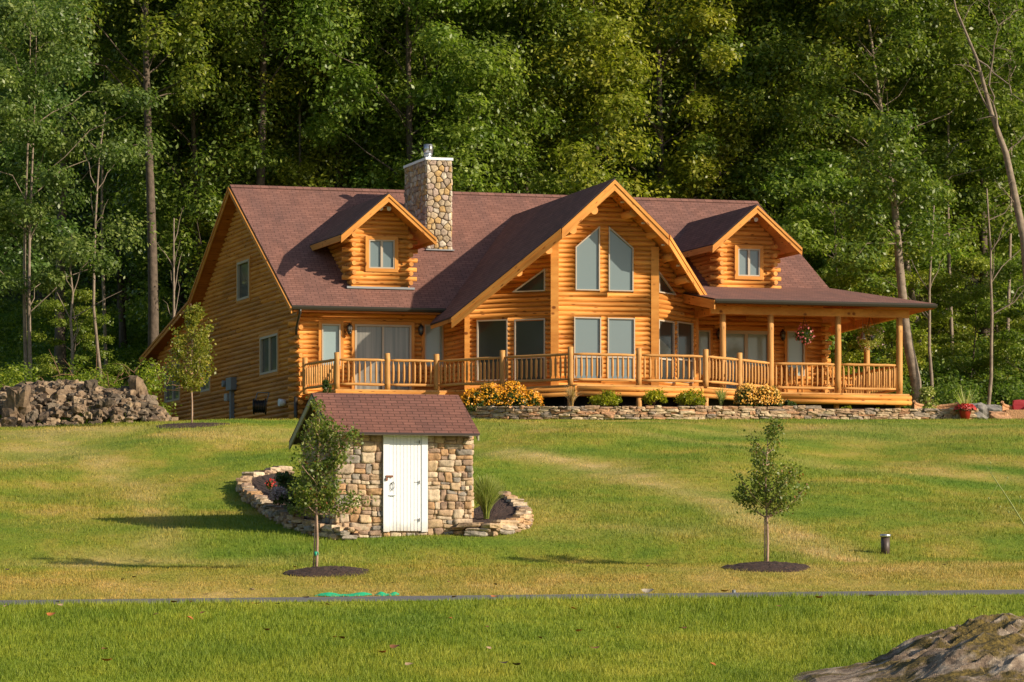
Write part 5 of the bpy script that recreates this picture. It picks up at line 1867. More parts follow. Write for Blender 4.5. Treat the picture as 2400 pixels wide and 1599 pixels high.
# ------------------------------------------------------------ saplings
def sapling(name, label, px, py, ypx_top, prof, n, leaf, seed, base_px, size=.075, lean=0, tips=None):
    """prof: rows of (y pixel, left px, right px) of the crown"""
    rg = np.random.default_rng(seed)
    x, d, z = gat(px, py)
    k = d / FP
    t = thing(name, label, 'tree', (x, d, z))
    mb = MB()
    zt = (HORY - ypx_top) * k
    cx = lambda zz: x + lean * (zz - z) / (zt - z) + .02 * math.sin((zz - z) * 3)
    n_ = 10
    mb.tube([(cx(z + (zt - z) * i / n_), d, z - .1 + (zt - z + .05) * i / n_) for i in range(n_ + 1)], [max(.006, .030 * (1 - .85 * i / n_)) for i in range(n_ + 1)], 8)
    rows = [((HORY - y) * k, (a - 1200) * k, (b - 1200) * k) for y, a, b in prof][::-1]
    zz = [r[0] for r in rows]; La = [r[1] for r in rows]; Rb = [r[2] for r in rows]
    o_ = np.argsort(zz); zz = np.array(zz)[o_]; La = np.array(La)[o_]; Rb = np.array(Rb)[o_]
    C = []; NN = []
    nb_ = 38
    if tips:
        nb_ = len(tips)
    for i in range(nb_):
        zb = zz[0] + (zz[-1] - zz[0]) * ((i + rg.random()) / nb_) ** 1.05
        l, r = np.interp(zb, zz, La), np.interp(zb, zz, Rb)
        a = i * 2.4 + rg.normal() * .3
        mid = (l + r) / 2; hw = (r - l) / 2
        rad = hw * (.62 + .5 * rg.random())
        tip = np.array([mid + math.cos(a) * rad, d + math.sin(a) * rad * .9, zb])
        zs = max((HORY - base_px) * k, zb - rad * 1.1)
        if tips:
            tp_ = tips[i]; zb = (HORY - tp_[1]) * k; tx_ = (tp_[0] - 1200) * k
            hw = .25; tip = np.array([tx_, d + rg.normal() * .22, zb]); zs = max((HORY - base_px) * k, zb - abs(tx_ - cx(zb)) * 1.0 - .12)
        st = np.array([cx(zs), d, zs])
        pts = limb(mb, st, tip, .012, .003, rg, 4, -.06, 5)
        m = int(n / nb_ * rg.uniform(.25, 1.7))
        f = .38 + .72 * rg.random(m) ** .8
        P0 = np.array([list(p) for p in pts]); ii = np.clip(f * 4, 0, 3.999); j = ii.astype(int); fr = (ii - j)[:, None]
        p = P0[j] * (1 - fr) + P0[j + 1] * fr + rg.normal(size=(m, 3)) * np.array([.06, .06, .05]) * (1 + hw)
        C.append(p); q = rg.normal(size=(m, 3)); q[:, 2] += .6; q[:, 1] -= .5; NN.append(q)
    mb.build('trunk', M['sapbark'], t)
    C = np.concatenate(C); NN = np.concatenate(NN)
    V = leaf_quads(C, NN, np.full(len(C), size), rg, .72)
    arr_mesh('crown', V, 4, np.clip(rg.normal(size=len(C)) * .22 + .5, 0, 1), leaf, t)
    return t, x, d, z
sapling('sapling', 'young maple-like sapling with a forked leafy top standing on the right slope', 1797, 1326, 993,
        [(1195, 1780, 1815), (1175, 1735, 1880), (1140, 1722, 1893), (1115, 1728, 1885), (1085, 1765, 1862), (1060, 1766, 1830), (1035, 1762, 1835), (1010, 1790, 1832), (993, 1808, 1822)], 4200, M['leafD'], 4, 1215, .055, tips=[(1740,1145),(1727,1112),(1735,1165),(1765,1110),(1757,1012),(1765,1050),(1780,1080),(1800,1130),(1812,993),(1822,1030),(1815,1060),(1808,1090),(1830,1110),(1850,1090),(1870,1095),(1885,1140),(1893,1145),(1875,1165),(1850,1150),(1830,1170),(1845,1120),(1790,1160),(1770,1150),(1810,1170),(1830,1140),(1860,1110),(1800,1100),(1815,1015),(1782,1130),(1795,1060)])
sapling('sapling', 'young spotted-leaf sapling growing in front of the stone shed', 740, 1338, 940,
        [(1195, 700, 775), (1165, 690, 862), (1140, 690, 830), (1110, 688, 800), (1075, 696, 790), (1040, 700, 815), (1010, 706, 838), (985, 715, 815), (960, 735, 785), (945, 742, 756)], 5200, M['leafD'], 5, 1205, .06, lean=.06, tips=[(742,945),(750,965),(760,985),(730,990),(790,1000),(812,1010),(830,1015),(838,1030),(800,1040),(770,1035),(740,1040),(712,1020),(705,1050),(700,1075),(715,1100),(705,1125),(745,1090),(770,1085),(795,1075),(800,1060),(760,1130),(785,1130),(790,1150),(825,1160),(862,1165),(840,1172),(720,1150),(700,1165),(690,1145),(735,1175),(765,1175),(700,1190),(750,1150),(780,1110),(730,1070),(735,1015),(760,1010),(745,1120)])
sapling('sapling', 'young pear-shaped sapling with a golden crown beside the left gable', 449, 992, 708,
        [(905, 435, 465), (885, 402, 488), (850, 392, 498), (815, 393, 506), (780, 405, 494), (755, 430, 488), (735, 433, 474), (715, 447, 466)], 5200, M['leafM'], 6, 915, .08)
# green tie tape
x, d, z = gat(740, 1338)
mb = MB(); mb.tube([(x + .003, d, z + .28), (x + .003, d, z + .36)], .034, 8); mb.tube([(x + .03, d - .02, z + .36), (x + .06, d - .03, z + .29)], [.012, .004], 5)
tag(mb.build('tie_tape', plain('teal_tape', (.02, .38, .22), .5)), 'teal ribbon tied low round the sapling before the shed', 'ribbon')
mb = MB()
mb.tube([(x - .05, d + .03, z - .1), (x + .0, d + .03, z + 1.15)], .013, 8)
tag(mb.build('stake', M['sapbark']), 'thin wooden stake beside the sapling before the shed', 'stake')
x, d, z = gat(1797, 1326)
mb = MB(); mb.tube([(x - .035, d + .03, z - .1), (x - .03, d + .03, z + .95)], .014, 8)
tag(mb.build('stake', M['sapbark']), 'thin stake beside the trunk of the right sapling', 'stake')

# ------------------------------------------------------------ small plants
def shrub(name, label, px, py, wpx, hpx, d, mat, n, size, seed, cat='shrub', group=None, flowers=None, nf_=0, fsize=.05, z=None, flat=1.0, spiky=False):
    rg = np.random.default_rng(seed)
    k = d / FP
    x = (px - 1200) * k; z = (HORY - py) * k if z is None else z
    w2 = wpx / 2 * k; h = hpx * k
    t = thing(name, label, cat, (x, d, z), group)
    mb = MB()
    for i in range(9):
        a = i * .7
        mb.tube([(x, d, z - .06), (x + math.cos(a) * w2 * .5, d + math.sin(a) * w2 * .5, z + h * .6)], [.012, .004], 5)
    mb.build('stems', M['twig'], t)
    nc = max(8, n // 90)
    q = rg.normal(size=(nc, 3)); q /= np.linalg.norm(q, axis=1)[:, None]; q[:, 2] = np.abs(q[:, 2]) * 1.15 - .12
    rr = (.55 + .35 * rg.random(nc))[:, None]
    cs = np.array([x, d, z + h * .12]) + q * rr * np.array([w2, min(w2, .7), h * .85])
    V, r = clump_leaves(cs, np.full(nc, min(w2, h) * .34), n // nc, size, rg, .9)
    V[:, 2] = np.maximum(V[:, 2], z - .05)
    arr_mesh('foliage', V, 4, r, mat, t)
    if flowers:
        q = rg.normal(size=(nf_, 3)); q /= np.linalg.norm(q, axis=1)[:, None]; q[:, 2] = np.abs(q[:, 2]) ** .8
        C = np.array([x, d, z + h * .16]) + q * (.80 + .25 * rg.random(nf_))[:, None] * np.array([w2, min(w2, .75), h * .84])
        Vs = []
        for s_ in range(3):
            Vs.append(leaf_quads(C + rg.normal(size=C.shape) * fsize * .2, np.tile([.3, -.8, .6], (nf_, 1)), np.full(nf_, fsize), rg, .95))
        arr_mesh('blossoms', np.concatenate(Vs), 4, rg.random(nf_ * 3), flowers, t)
    return t
GS = 'gold shrubs along the dry wall'
shrub('shrub', 'widest of the three rounded gold-green shrubs, nearest the left clump of straw grass', 1418, 948, 76, 32, 87.0, M['shrubY'], 2400, .075, 1, group=GS)
shrub('shrub', 'middle of the three rounded gold-green shrubs under the deck', 1533, 946, 58, 36, 87.0, M['shrubY'], 2000, .075, 2, group=GS)
shrub('shrub', 'right of the three rounded gold-green shrubs, beside the thin grass clump', 1620, 946, 66, 35, 87.0, M['shrubY'], 2100, .075, 3, group=GS)
shrub('shrub', 'small dark green shrub right of the orange flowers', 1852, 961, 38, 22, 87.2, M['shrubG'], 1200, .07, 4)
shrub('shrub', 'low flat gold shrub left of the porch pier', 1884, 966, 34, 11, 86.8, M['shrubY'], 700, .06, 5, group='low gold shrubs at the porch')
shrub('shrub', 'low gold shrub just right of the porch pier', 1985, 966, 30, 15, 86.8, M['shrubY'], 700, .06, 6, group='low gold shrubs at the porch')
shrub('shrub', 'low flat gold shrub under the porch corner', 2068, 968, 44, 13, 86.8, M['shrubY'], 800, .06, 7, group='low gold shrubs at the porch')
shrub('shrub', 'upright leafy green shrub right of the porch corner', 2174, 966, 44, 78, 88.5, M['grassG'], 2600, .09, 8)
shrub('shrub', 'feathery green shrub growing up against the left end rail', 765, 925, 32, 40, 90.0, M['shrubG'], 1500, .06, 9)
for (px, w_, h_, i, nm) in ((1110, 66, 50, 1, 'left end clump of the golden daisies before the deck'), (1150, 80, 64, 2, 'second clump from the left of the golden daisies before the deck'), (1200, 84, 66, 3, 'tallest clump of the golden daisies, below the left prow windows'), (1243, 62, 46, 4, 'right end clump of the golden daisies before the deck')):
    shrub('flower_clump', nm, px, 962, w_, h_, 87.0 + .12 * i, M['shrubG'], 2400, .075, 20 + i, 'flowers', 'golden daisies', M['flowerY'], 480, .055)
for (px, w_, h_, i, nm) in ((1752, 66, 58, 1, 'left clump of orange feathery flowers beside the deck bend'), (1797, 72, 55, 2, 'right clump of orange feathery flowers beside the deck bend')):
    shrub('flower_clump', nm, px, 958, w_, h_, 87.0, M['shrubG'], 2000, .07, 30 + i, 'flowers', 'orange flowers', M['flowerO'], 560, .055)

def grass_clump(label, px, py, wpx, hpx, d, mat, n, seed, z=None, cat='ornamental grass', wd=.009):
    rg = np.random.default_rng(seed)
    k = d / FP
    x = (px - 1200) * k; z = (HORY - py) * k if z is None else z
    h = hpx * k; w2 = wpx / 2 * k
    a = rg.random(n) * 2 * np.pi; r0 = .05 * rg.random(n)
    reach = w2 * rg.random(n) ** .7; hh = h * (.6 + .4 * rg.random(n)) * (1 - .25 * (reach / w2) ** 2)
    Vs = []
    ns = 4
    ww = wd * (.7 + .6 * rg.random(n))
    ca, sa = np.cos(a), np.sin(a)
    b = rg.random(n) * np.pi
    def pt(t):
        rr = r0 + reach * t ** 1.8
        return np.stack([x + ca * rr, d + sa * rr, z - .02 + hh * (t * 1.25 - .25 * t ** 3)], -1)
    for i in range(ns):
        t0, t1 = i / ns, (i + 1) / ns
        s0 = (ww * (1 - t0 * .85))[:, None]; s1 = (ww * (1 - t1 * .85))[:, None]
        o = np.stack([np.cos(b), np.sin(b), np.zeros(n)], -1)
        p0, p1 = pt(t0), pt(t1)
        Vs.append(np.stack([p0 - o * s0, p0 + o * s0, p1 + o * s1, p1 - o * s1], 1).reshape(-1, 3))
    o = arr_mesh('ornamental_grass', np.concatenate(Vs), 4, np.tile(rg.random(n), ns), mat, loc=(x, d, z))
    return tag(o, label, cat)
grass_clump('dry straw-coloured grass clump at the foot of the deck corner post', 1340, 950, 62, 56, 86.9, M['grassT'], 170, 1)
grass_clump('thin green grass clump between the gold shrub and the orange flowers', 1690, 948, 50, 46, 87.0, M['grassG'], 190, 2)
x, d, z = gat(1140, 1212, 56, 70)
grass_clump('tall pale green grass clump in the bed right of the shed', 1140, 1214, 92, 110, 58.6, M['grassG'], 1500, 3, wd=.010)
grass_clump('arching green grass clump at the left front corner of the shed', 745, 1215, 130, 100, 58.0, M['grassG'], 480, 4, wd=.008)
shrub('shrub', 'dark leafy bush behind the sapling at the shed wall', 712, 1195, 80, 80, 59.2, M['shrubG'], 2200, .07, 45)
shrub('shrub', 'bushy green plant against the left wall of the shed', 672, 1160, 62, 70, 60.2, M['shrubG'], 1500, .07, 41)
shrub('flower_clump', 'low lilac and silver leaved flowers in the bed left of the shed', 655, 1178, 48, 36, 59.5, M['shrubG'], 800, .05, 42, 'flowers', None, M['flowerL'], 190, .045)
shrub('flower_clump', 'small red flowers at the back of the bed left of the shed', 634, 1146, 26, 24, 61.3, M['shrubG'], 600, .05, 43, 'flowers', None, M['flowerR'], 22, .04)
shrub('flower_clump', 'trailing rosette of silver leaves low in the bed left of the shed', 690, 1205, 40, 30, 58.4, M['grassG'], 700, .055, 44, 'flowers')

# potted spiky plant with red flowers
x, d, z = (2262 - 1200) / FP * 86.0, 86.0, (HORY - 981) / FP * 86.0
t = thing('flower_pot', 'red pot with red flowers and a spray of long spiky leaves', 'potted plant', (x, d, z))
mb = MB(); mb.tube([(x, d, z - .03), (x, d, z + .22), (x, d, z + .25)], [.13, .19, .20], 16)
mb.build('pot', plain('red_glaze', (.30, .02, .015), .35), t)
rg = np.random.default_rng(8)
q = rg.normal(size=(420, 3)); q /= np.linalg.norm(q, axis=1)[:, None]; q[:, 2] = abs(q[:, 2])
C = np.array([x, d, z + .24]) + q * np.array([.33, .3, .18])
arr_mesh('leaves', leaf_quads(C * 1.0, q + [0, 0, .5], np.full(420, .07), rg), 4, rg.random(420), M['shrubG'], t)
arr_mesh('blossoms', leaf_quads(np.array([x, d, z + .27]) + q * np.array([.34, .3, .19]), q + [0, -.5, .5], np.full(420, .065), rg, .9), 4, rg.random(420), M['flowerR'], t)
Vs = []
for i in range(26):
    a = rg.random() * 6.28; e = .5 + .9 * rg.random(); L = .62 + .25 * rg.random()
    p0 = np.array([x, d, z + .25]); p1 = p0 + L * np.array([math.cos(a) * math.cos(e), math.sin(a) * math.cos(e), math.sin(e)])
    o = np.array([-math.sin(a), math.cos(a), 0]) * .018
    m_ = p0 * .55 + p1 * .45
    Vs += [p0 - o * .6, p0 + o * .6, m_ + o, m_ - o, m_ - o, m_ + o, p1 + o * .1, p1 - o * .1]
arr_mesh('spiky_leaves', np.array(Vs), 4, np.full(52, .7), M['grassG'], t)

# hanging baskets
def basket(label, px, py, v, r, zc, seed, fl, nf__):
    u = upx(px, v); z = zpy(py, u, v)
    c = Vector(H(u, v, z))
    t = thing('hanging_basket', label, 'hanging basket', tuple(c), 'hanging flower baskets of the porch')
    mb = MB()
    for k in range(3):
        a = k * 2.1
        mb.tube([c + Vector((math.cos(a) * r * .6, math.sin(a) * r * .6, 0)), Vector((c.x, c.y, z + r * 1.6))], .006, 4, caps=False)
    mb.tube([Vector((c.x, c.y, z + r * 1.6)), Vector((c.x, c.y, zc))], .006, 4)
    mb.build('hanger', M['black'], t)
    mb = MB(); mb.tube([c + Vector((0, 0, -.12)), c + Vector((0, 0, .05))], [.10, .17], 12)
    mb.build('basket', M['black'], t)
    rg = np.random.default_rng(seed)
    nc = 26
    q = rg.normal(size=(nc, 3)); q /= np.linalg.norm(q, axis=1)[:, None]
    cs = np.array(c) + q * r * .68 * np.array([1, 1, .9]) + [0, 0, -.02]
    V, rr = clump_leaves(cs, np.full(nc, r * .36), 70, .055, rg, .9)
    arr_mesh('foliage', V, 4, rr, M['grassG'] if r > .4 else M['shrubG'], t)
    q = rg.normal(size=(nf__, 3)); q /= np.linalg.norm(q, axis=1)[:, None]
    C = np.array(c) + q * r * 1.02 * (.85 + .25 * rg.random(nf__))[:, None]
    Vs = [leaf_quads(C + rg.normal(size=C.shape) * .012, q + [0, -.4, .2], np.full(nf__, .062), rg, .95) for _ in range(2)]
    arr_mesh('blossoms', np.concatenate(Vs), 4, rg.random(nf__ * 2), fl, t)
basket('hanging basket spilling bright pink flowers under the front porch beam', 1885, 783, -4.0, .33, 8.9, 1, M['flowerP'], 80)
basket('big fading hanging basket with pale pink flowers at the side of the porch', 2040, 790, -2.4, .50, 8.9, 2, M['flowerL'], 60)
# hanging bell between porch posts
u = upx(2022, -2.6); z = zpy(788, u, -2.6); c = Vector(H(u, -2.6, z))
mb = MB(); mb.tube([c + Vector((0, 0, .14)), c + Vector((0, 0, .10)), c, c + Vector((0, 0, -.08)), c + Vector((0, 0, -.11))], [.015, .05, .07, .11, .125], 12)
mb.tube([c + Vector((0, 0, .14)), Vector((c.x, c.y, 8.75))], .005, 4)
tag(mb.build('hanging_bell', M['steel']), 'small silver bell hanging beside the fading flower basket', 'bell')

# wall mounted meter boxes on the gable
mb = MB()
def gbox(mb, px, py0, py1, wm, dm, r=.5):
    s_ = WG.s_px(px); z0 = WG.z_py(py1, s_); z1 = WG.z_py(py0, s_)
    c = WG.P(s_, (z0 + z1) / 2, dm / 2 + .05)
    mb.obox(c, tuple(WG.t) + (0,), wm / 2, dm / 2, (z1 - z0) / 2, r)
gbox(mb, 552, 886, 915, .65, .22)
gbox(mb, 551, 914, 990, .16, .14)
s_ = WG.s_px(541); mb.tube([WG.P(s_, WG.z_py(900, s_), .16), WG.P(s_, WG.z_py(900, s_), .32)], .12, 14)
o = mb.build('meter_box', M['grey'], house, label='grey electric meter box with its conduit on the gable wall')
mb = MB(); gbox(mb, 540, 923, 940, .35, .14)
mb.build('junction_box', plain('pale_box', (.38, .36, .34), .5), house)
mb = MB(); s_ = WG.s_px(672); mb.tube([WG.P(s_, WG.z_py(944, s_), .05), WG.P(s_, WG.z_py(944, s_), .28)], [.11, .13], 12)
mb.build('wall_vent', M['white'], house)
# hose reel by the gable
x, d, z = gx(631, 93.6)
c = Vector(H(-.75, 1.9, 0)); z = (HORY - 972) / FP * c.y
t = thing('hose_reel', 'black garden hose reel cart standing by the gable wall', 'hose reel', (c.x, c.y, z))
mb = MB()
for k in range(2):
    mb.tube([(c.x - .2 + .4 * k, c.y, z), (c.x - .2 + .4 * k, c.y, z + .30), (c.x - .2 + .4 * k + .12, c.y, z + .75)], .02, 6)
mb.tube([(c.x - .08, c.y, z + .75), (c.x + .32, c.y, z + .75)], .02, 6)
mb.build('frame', M['grey'], t)
mb = MB()
for k in range(9):
    xx = c.x - .17 + .34 * k / 8
    pts = [(xx, c.y + math.cos(a) * (.2 + .02 * (k % 2)), z + .28 + math.sin(a) * (.2 + .02 * (k % 2))) for a in [j * 2 * math.pi / 14 for j in range(15)]]
    mb.tube(pts, .018, 5, caps=False)
mb.build('hose', M['black'], t)
mb = MB(); mb.tube([(c.x - .22, c.y, z + .28), (c.x - .18, c.y, z + .28)], .28, 18); mb.tube([(c.x + .18, c.y, z + .28), (c.x + .22, c.y, z + .28)], .28, 18)
mb.build('wheels', M['black'], t)
# condenser unit at the far corner
cc = Vector(H(-1.1, 14.6, 0)); z0 = T(cc.x, cc.y); z1 = (HORY - 966) / FP * cc.y
t = thing('air_conditioner', 'dark condenser unit low at the far end of the gable wall', 'air conditioner', (cc.x, cc.y, z0))
mb = MB(); mb.obox((cc.x, cc.y, (z0 + z1) / 2), (EX[0], EX[1], 0), .5, .4, (z1 - z0) / 2)
mb.build('cabinet', M['grey'], t)
mb = MB()
for k in range(12): mb.obox((cc.x - .45 + .082 * k, cc.y - .42 - .02 * 0, (z0 + z1) / 2), (EX[0], EX[1], 0), .012, .02, (z1 - z0) / 2 - .05)
mb.build('grille', M['black'], t)

# seats on the porch
def log_chair(label, u, v, face):
    c = H(u, v, DK)
    t = thing('porch_chair', label, 'chair', c, 'wooden porch chairs')
    ca, sa = math.cos(face), math.sin(face)
    def L(x, y, z): return (c[0] + x * ca - y * sa, c[1] + x * sa + y * ca, c[2] + z)
    red = M['log']
    for sx in (-.27, .27):
        for (y, h) in ((-.25, .62), (.25, .5)):
            mb = MB(); mb.tube([L(sx, y, 0), L(sx, y, h)], .035, 8, .4); mb.build('leg', red, t)
        mb = MB(); mb.tube([L(sx, -.32, .63), L(sx, .35, .63)], .045, 8, .7); mb.build('armrest', red, t)
    mb = MB()
    for k in range(6): mb.tube([L(-.27, -.22 + .09 * k, .42 - .012 * k), L(.27, -.22 + .09 * k, .42 - .012 * k)], .035, 7, .5)
    mb.build('seat', red, t)
    mb = MB()
    for k in range(6): mb.tube([L(-.23 + .092 * k, .26, .40), L(-.23 + .092 * k, .46, 1.05 + .05 * math.sin(k * .63))], .033, 7, .5)
    mb.tube([L(-.29, .42, .92), L(.29, .42, .92)], .03, 7, .5)
    mb.build('backrest', red, t)
log_chair('wooden armchair behind the porch rail left of the middle porch post', 16.6, -1.6, .2)
log_chair('wooden armchair behind the porch rail near the corner post', 18.0, -2.4, .9)
log_chair('wooden armchair behind the porch rail below the pink flower basket', 15.3, -1.6, -.2)

# wicker seats, stone and cushion beyond the porch
def wicker(name, label, px, py, w_, d, seed, cat, rz=0):
    k = d / FP; x = (px - 1200) * k; z = (HORY - py) * k
    t = thing(name, label, cat, (x, d, z), 'wicker garden seats')
    mw_ = plain('wicker' + str(seed), (.42, .22, .10), .7, var=.3, vs=26, bmp=1)
    mb = MB()
    n = 22
    def prof(i):
        a = math.pi * (i / n)
        return (x - math.cos(a) * w_ / 2, d + math.sin(a) * .45, .62 - .16 * abs(math.sin(a * 1.0 + .2)) + .0)
    for i in range(n):
        a, b = prof(i), prof(i + 1)
        mb.prism([(a[0], a[1], z), (b[0], b[1], z), (b[0], b[1] + .07, z), (a[0], a[1] + .07, z)], [(a[0], a[1], z + a[2]), (b[0], b[1], z + b[2]), (b[0], b[1] + .07, z + b[2]), (a[0], a[1] + .07, z + a[2])])
    mb.tube([(prof(i)[0], prof(i)[1] + .035, z + prof(i)[2]) for i in range(n + 1)], .055, 8)
    mb.build('backrest', mw_, t)
    mb = MB()
    mb.obox((x, d + .12, z + .17), (1, 0, 0), w_ / 2 * .86, .28, .17)
    mb.build('seat', mw_, t)
wicker('wicker_sofa', 'curved brown wicker sofa beyond the upright leafy shrub', 2205, 984, 1.7, 89.5, 1, 'sofa')
wicker('wicker_chair', 'brown wicker chair cut by the right edge', 2392, 986, 1.15, 88.5, 2, 'chair')
mb = MB(); mb.blob(((2395 - 1200) / FP * 88.9, 88.9, (HORY - 950) / FP * 88.9), (.32, .10, .17), 3, 5, .08, .5, .55)
tag(mb.build('cushion', plain('red_cloth', (.33, .02, .03), .8)), 'red cushion on the wicker chair at the right edge', 'cushion')
mb = MB(); mb.blob(((2305 - 1200) / FP * 91, 91, (HORY - 975) / FP * 91), (.62, .4, .42), 9, 7, .3, .5, .3)
tag(mb.build('rock', stonemat('grey_rock', [(.24, .23, .22)], bscale=6)), 'grey boulder between the wicker seats', 'rock')
mb = MB(); mb.blob(((2343 - 1200) / FP * 88, 88, (HORY - 980) / FP * 88), (.35, .25, .2), 5, 4, .3, .5, .5)
tag(mb.build('rock', M['slate']), 'flat brown stone between the red pot and the wicker chair', 'rock')

# ------------------------------------------------------------ things on the lawn
x, d, z = gat(2075, 1298)
t = thing('vent_pipe', 'short brown pipe with a silver cap standing in the lawn', 'pipe', (x, d, z))
mb = MB(); mb.tube([(x, d, z - .1), (x, d, z + .33)], .088, 20); mb.build('pipe', plain('brown_pipe', (.065, .045, .038), .5, var=.3), t)
mb = MB(); mb.tube([(x, d, z + .325), (x, d, z + .375), (x, d, z + .385)], [.108, .108, .09], 20); mb.build('cap', M['steel'], t)
# leaning stalk at the right edge
x, d, z = gx(2440, 47)
t = thing('plant_stalk', 'bare green stalk with a few buds leaning in from the right edge', 'plant', (x, d, z))
mb = MB(); k = d / FP
P = [(x, d, z), ((2400 - 1200) * k, d, (HORY - 1229) * k), ((2370 - 1200) * k, d, (HORY - 1180) * k), ((2335 - 1200) * k, d, (HORY - 1128) * k), ((2310 - 1200) * k, d, (HORY - 1092) * k)]
mb.tube(P, [.016, .012, .010, .008, .004], 7)
for (a, b) in (((2378, 1192), (2345, 1188)), ((2350, 1150), (2362, 1120)), ((2340, 1135), (2318, 1168)), ((2390, 1212), (2365, 1200)), ((2325, 1112), (2322, 1085)), ((2385, 1200), (2392, 1165))):
    p = ((a[0] - 1200) * k, d, (HORY - a[1]) * k); q = ((b[0] - 1200) * k, d + .03, (HORY - b[1]) * k)
    mb.tube([p, q], [.004, .003], 5)
    mb.blob(q, (.014, .014, .024), a[0], 2, .1)
mb.build('stem', plain('stalk_green', (.22, .26, .07), .6), t)
# netting
def patch(name, label, px0, px1, py, mat, d0, hgt, cat, rough=.02):
    x0, x1 = xa(px0, d0), xa(px1, d0)
    mb = MB(); n = 24; rings = []
    for j in range(5):
        rg_ = []
        for i in range(n + 1):
            f = i / n; w_ = .16 * math.sin(math.pi * min(.97, max(.03, f))) ** .5
            x = x0 + (x1 - x0) * f; dd = d0 + (j - 2) / 2 * w_
            e = 1 - abs(j - 2) / 2
            rg_.append(mb.vert((x, dd, T(x, dd) + .01 + hgt * e * (.6 + .4 * math.sin(f * 9)) * math.sin(math.pi * min(.98, max(.02, f))) ** .5 + .01 * mnoise.noise(Vector((x * 9, dd * 9, 1))))))
        rings.append(rg_)
    for a, b in zip(rings[:-1], rings[1:]):
        for i in range(n): mb.face((a[i], a[i + 1], b[i + 1], b[i]))
    return tag(mb.build(name, mat), label, cat)
net = plain('green_net', (.02, .42, .20), .55)
patch('green_netting', 'longer strip of bright green netting at the far edge of the path', 738, 872, 1397, net, 48.75, .07, 'netting')
patch('green_netting', 'shorter strip of bright green netting at the far edge of the path', 880, 936, 1397, net, 48.75, .07, 'netting')
def scrap(name, label, px, py, w_, mat, seed, cat, group=None, curl=.4):
    x, d, z = gat(px, py, 34, 60)
    rs = random.Random(seed)
    mb = MB(); a = rs.uniform(0, 6.28); tl = rs.uniform(-.5, .5)
    n = 5; r1 = []; r2 = []; r3 = []
    for i in range(n + 1):
        f = i / n - .5
        wd_ = w_ * .32 * (1 - (2 * f) ** 2) ** .5 if abs(f) < .499 else .002
        cxp = f * w_; lift = .13 + curl * w_ * (4 * f * f) * .4
        for lst, s_, up in ((r1, -1, curl * .3), (r2, 0, 0), (r3, 1, curl * .3)):
            px_, py_ = cxp, s_ * wd_
            lst.append(mb.vert((x + px_ * math.cos(a) - py_ * math.sin(a), d + px_ * math.sin(a) + py_ * math.cos(a), z + lift + .05 + up * wd_ + tl * py_)))
    for i in range(n):
        mb.face((r1[i], r1[i + 1], r2[i + 1], r2[i])); mb.face((r2[i], r2[i + 1], r3[i + 1], r3[i]))
    return tag(mb.build(name, mat), label, cat, group)
scrap('bark_scrap', 'pale curled scrap of bark lying just before the path', 1518, 1412, .22, plain('pale_bark_scrap', (.34, .29, .22), .8, var=.3), 2, 'bark')
scrap('bark_scrap', 'small pale chip lying on the path edge near the middle', 590, 1407, .16, plain('tan_scrap', (.45, .30, .20), .8), 3, 'bark')
lm = [plain('leaf_brown', (.20, .08, .03), .8), plain('leaf_orange', (.42, .13, .03), .8), plain('leaf_tan', (.38, .26, .15), .8), plain('leaf_dark', (.05, .03, .02), .8)]
GL = 'fallen leaves on the near lawn'
labs = ['small brown fallen leaf on the near lawn', 'small orange fallen leaf on the near lawn', 'small tan fallen leaf on the near lawn', 'small dark fallen leaf on the near lawn']
spots = [(13, 1448, 2), (140, 1445, 2), (120, 1468, 1), (135, 1437, 3), (365, 1468, 2), (410, 1438, 0), (448, 1437, 0), (475, 1464, 0), (445, 1477, 1), (555, 1414, 3), (480, 1419, 3), (600, 1442, 1), (650, 1442, 3), (768, 1444, 0), (715, 1427, 3),
         (625, 1505, 0), (246, 1552, 0), (250, 1580, 1), (1055, 1477, 1), (1065, 1426, 0), (1160, 1425, 1), (1140, 1498, 0), (895, 1560, 1), (925, 1547, 0), (785, 1523, 1), (800, 1525, 0), (1344, 1454, 1), (1450, 1500, 1), (1358, 1508, 1), (1393, 1550, 0),
         (1825, 1448, 0), (1920, 1427, 1), (2045, 1424, 2), (2158, 1413, 2), (2100, 1437, 3), (1700, 1412, 1), (1265, 1525, 0), (1670, 1590, 1), (1600, 1502, 0), (2285, 1450, 0), (1210, 1590, 3), (960, 1590, 2), (1145, 1550, 2), (1180, 1586, 3)]
for i, (px, py, c) in enumerate(spots): scrap('fallen_leaf', labs[c], px, py, .10 + .03 * (i % 3), lm[c], i, 'fallen leaf', GL)
dk2 = [(288, 1382, 3), (315, 1376, 3), (360, 1388, 0), (108, 1384, 0), (17, 1358, 3), (920, 1390, 3), (1160, 1394, 3), (1050, 1388, 0), (690, 1352, 0), (1520, 1350, 0), (2213, 1348, 3)]
for i, (px, py, c) in enumerate(dk2): scrap('fallen_leaf', ('small brown leaf on the dry turf beyond the path', '', '', 'small dark leaf on the dry turf beyond the path')[c], px, py, .10, lm[c], 90 + i, 'fallen leaf', 'leaves on the dry turf beyond the path')
mb = MB(); x, d, z = gat(1720, 1392, 46, 60)
mb.tube([(x, d, z - .03), (x, d, z + .07)], [.035, .03], 8)
tag(mb.build('marker_stub', M['grey']), 'tiny grey stub at the far edge of the path', 'marker')

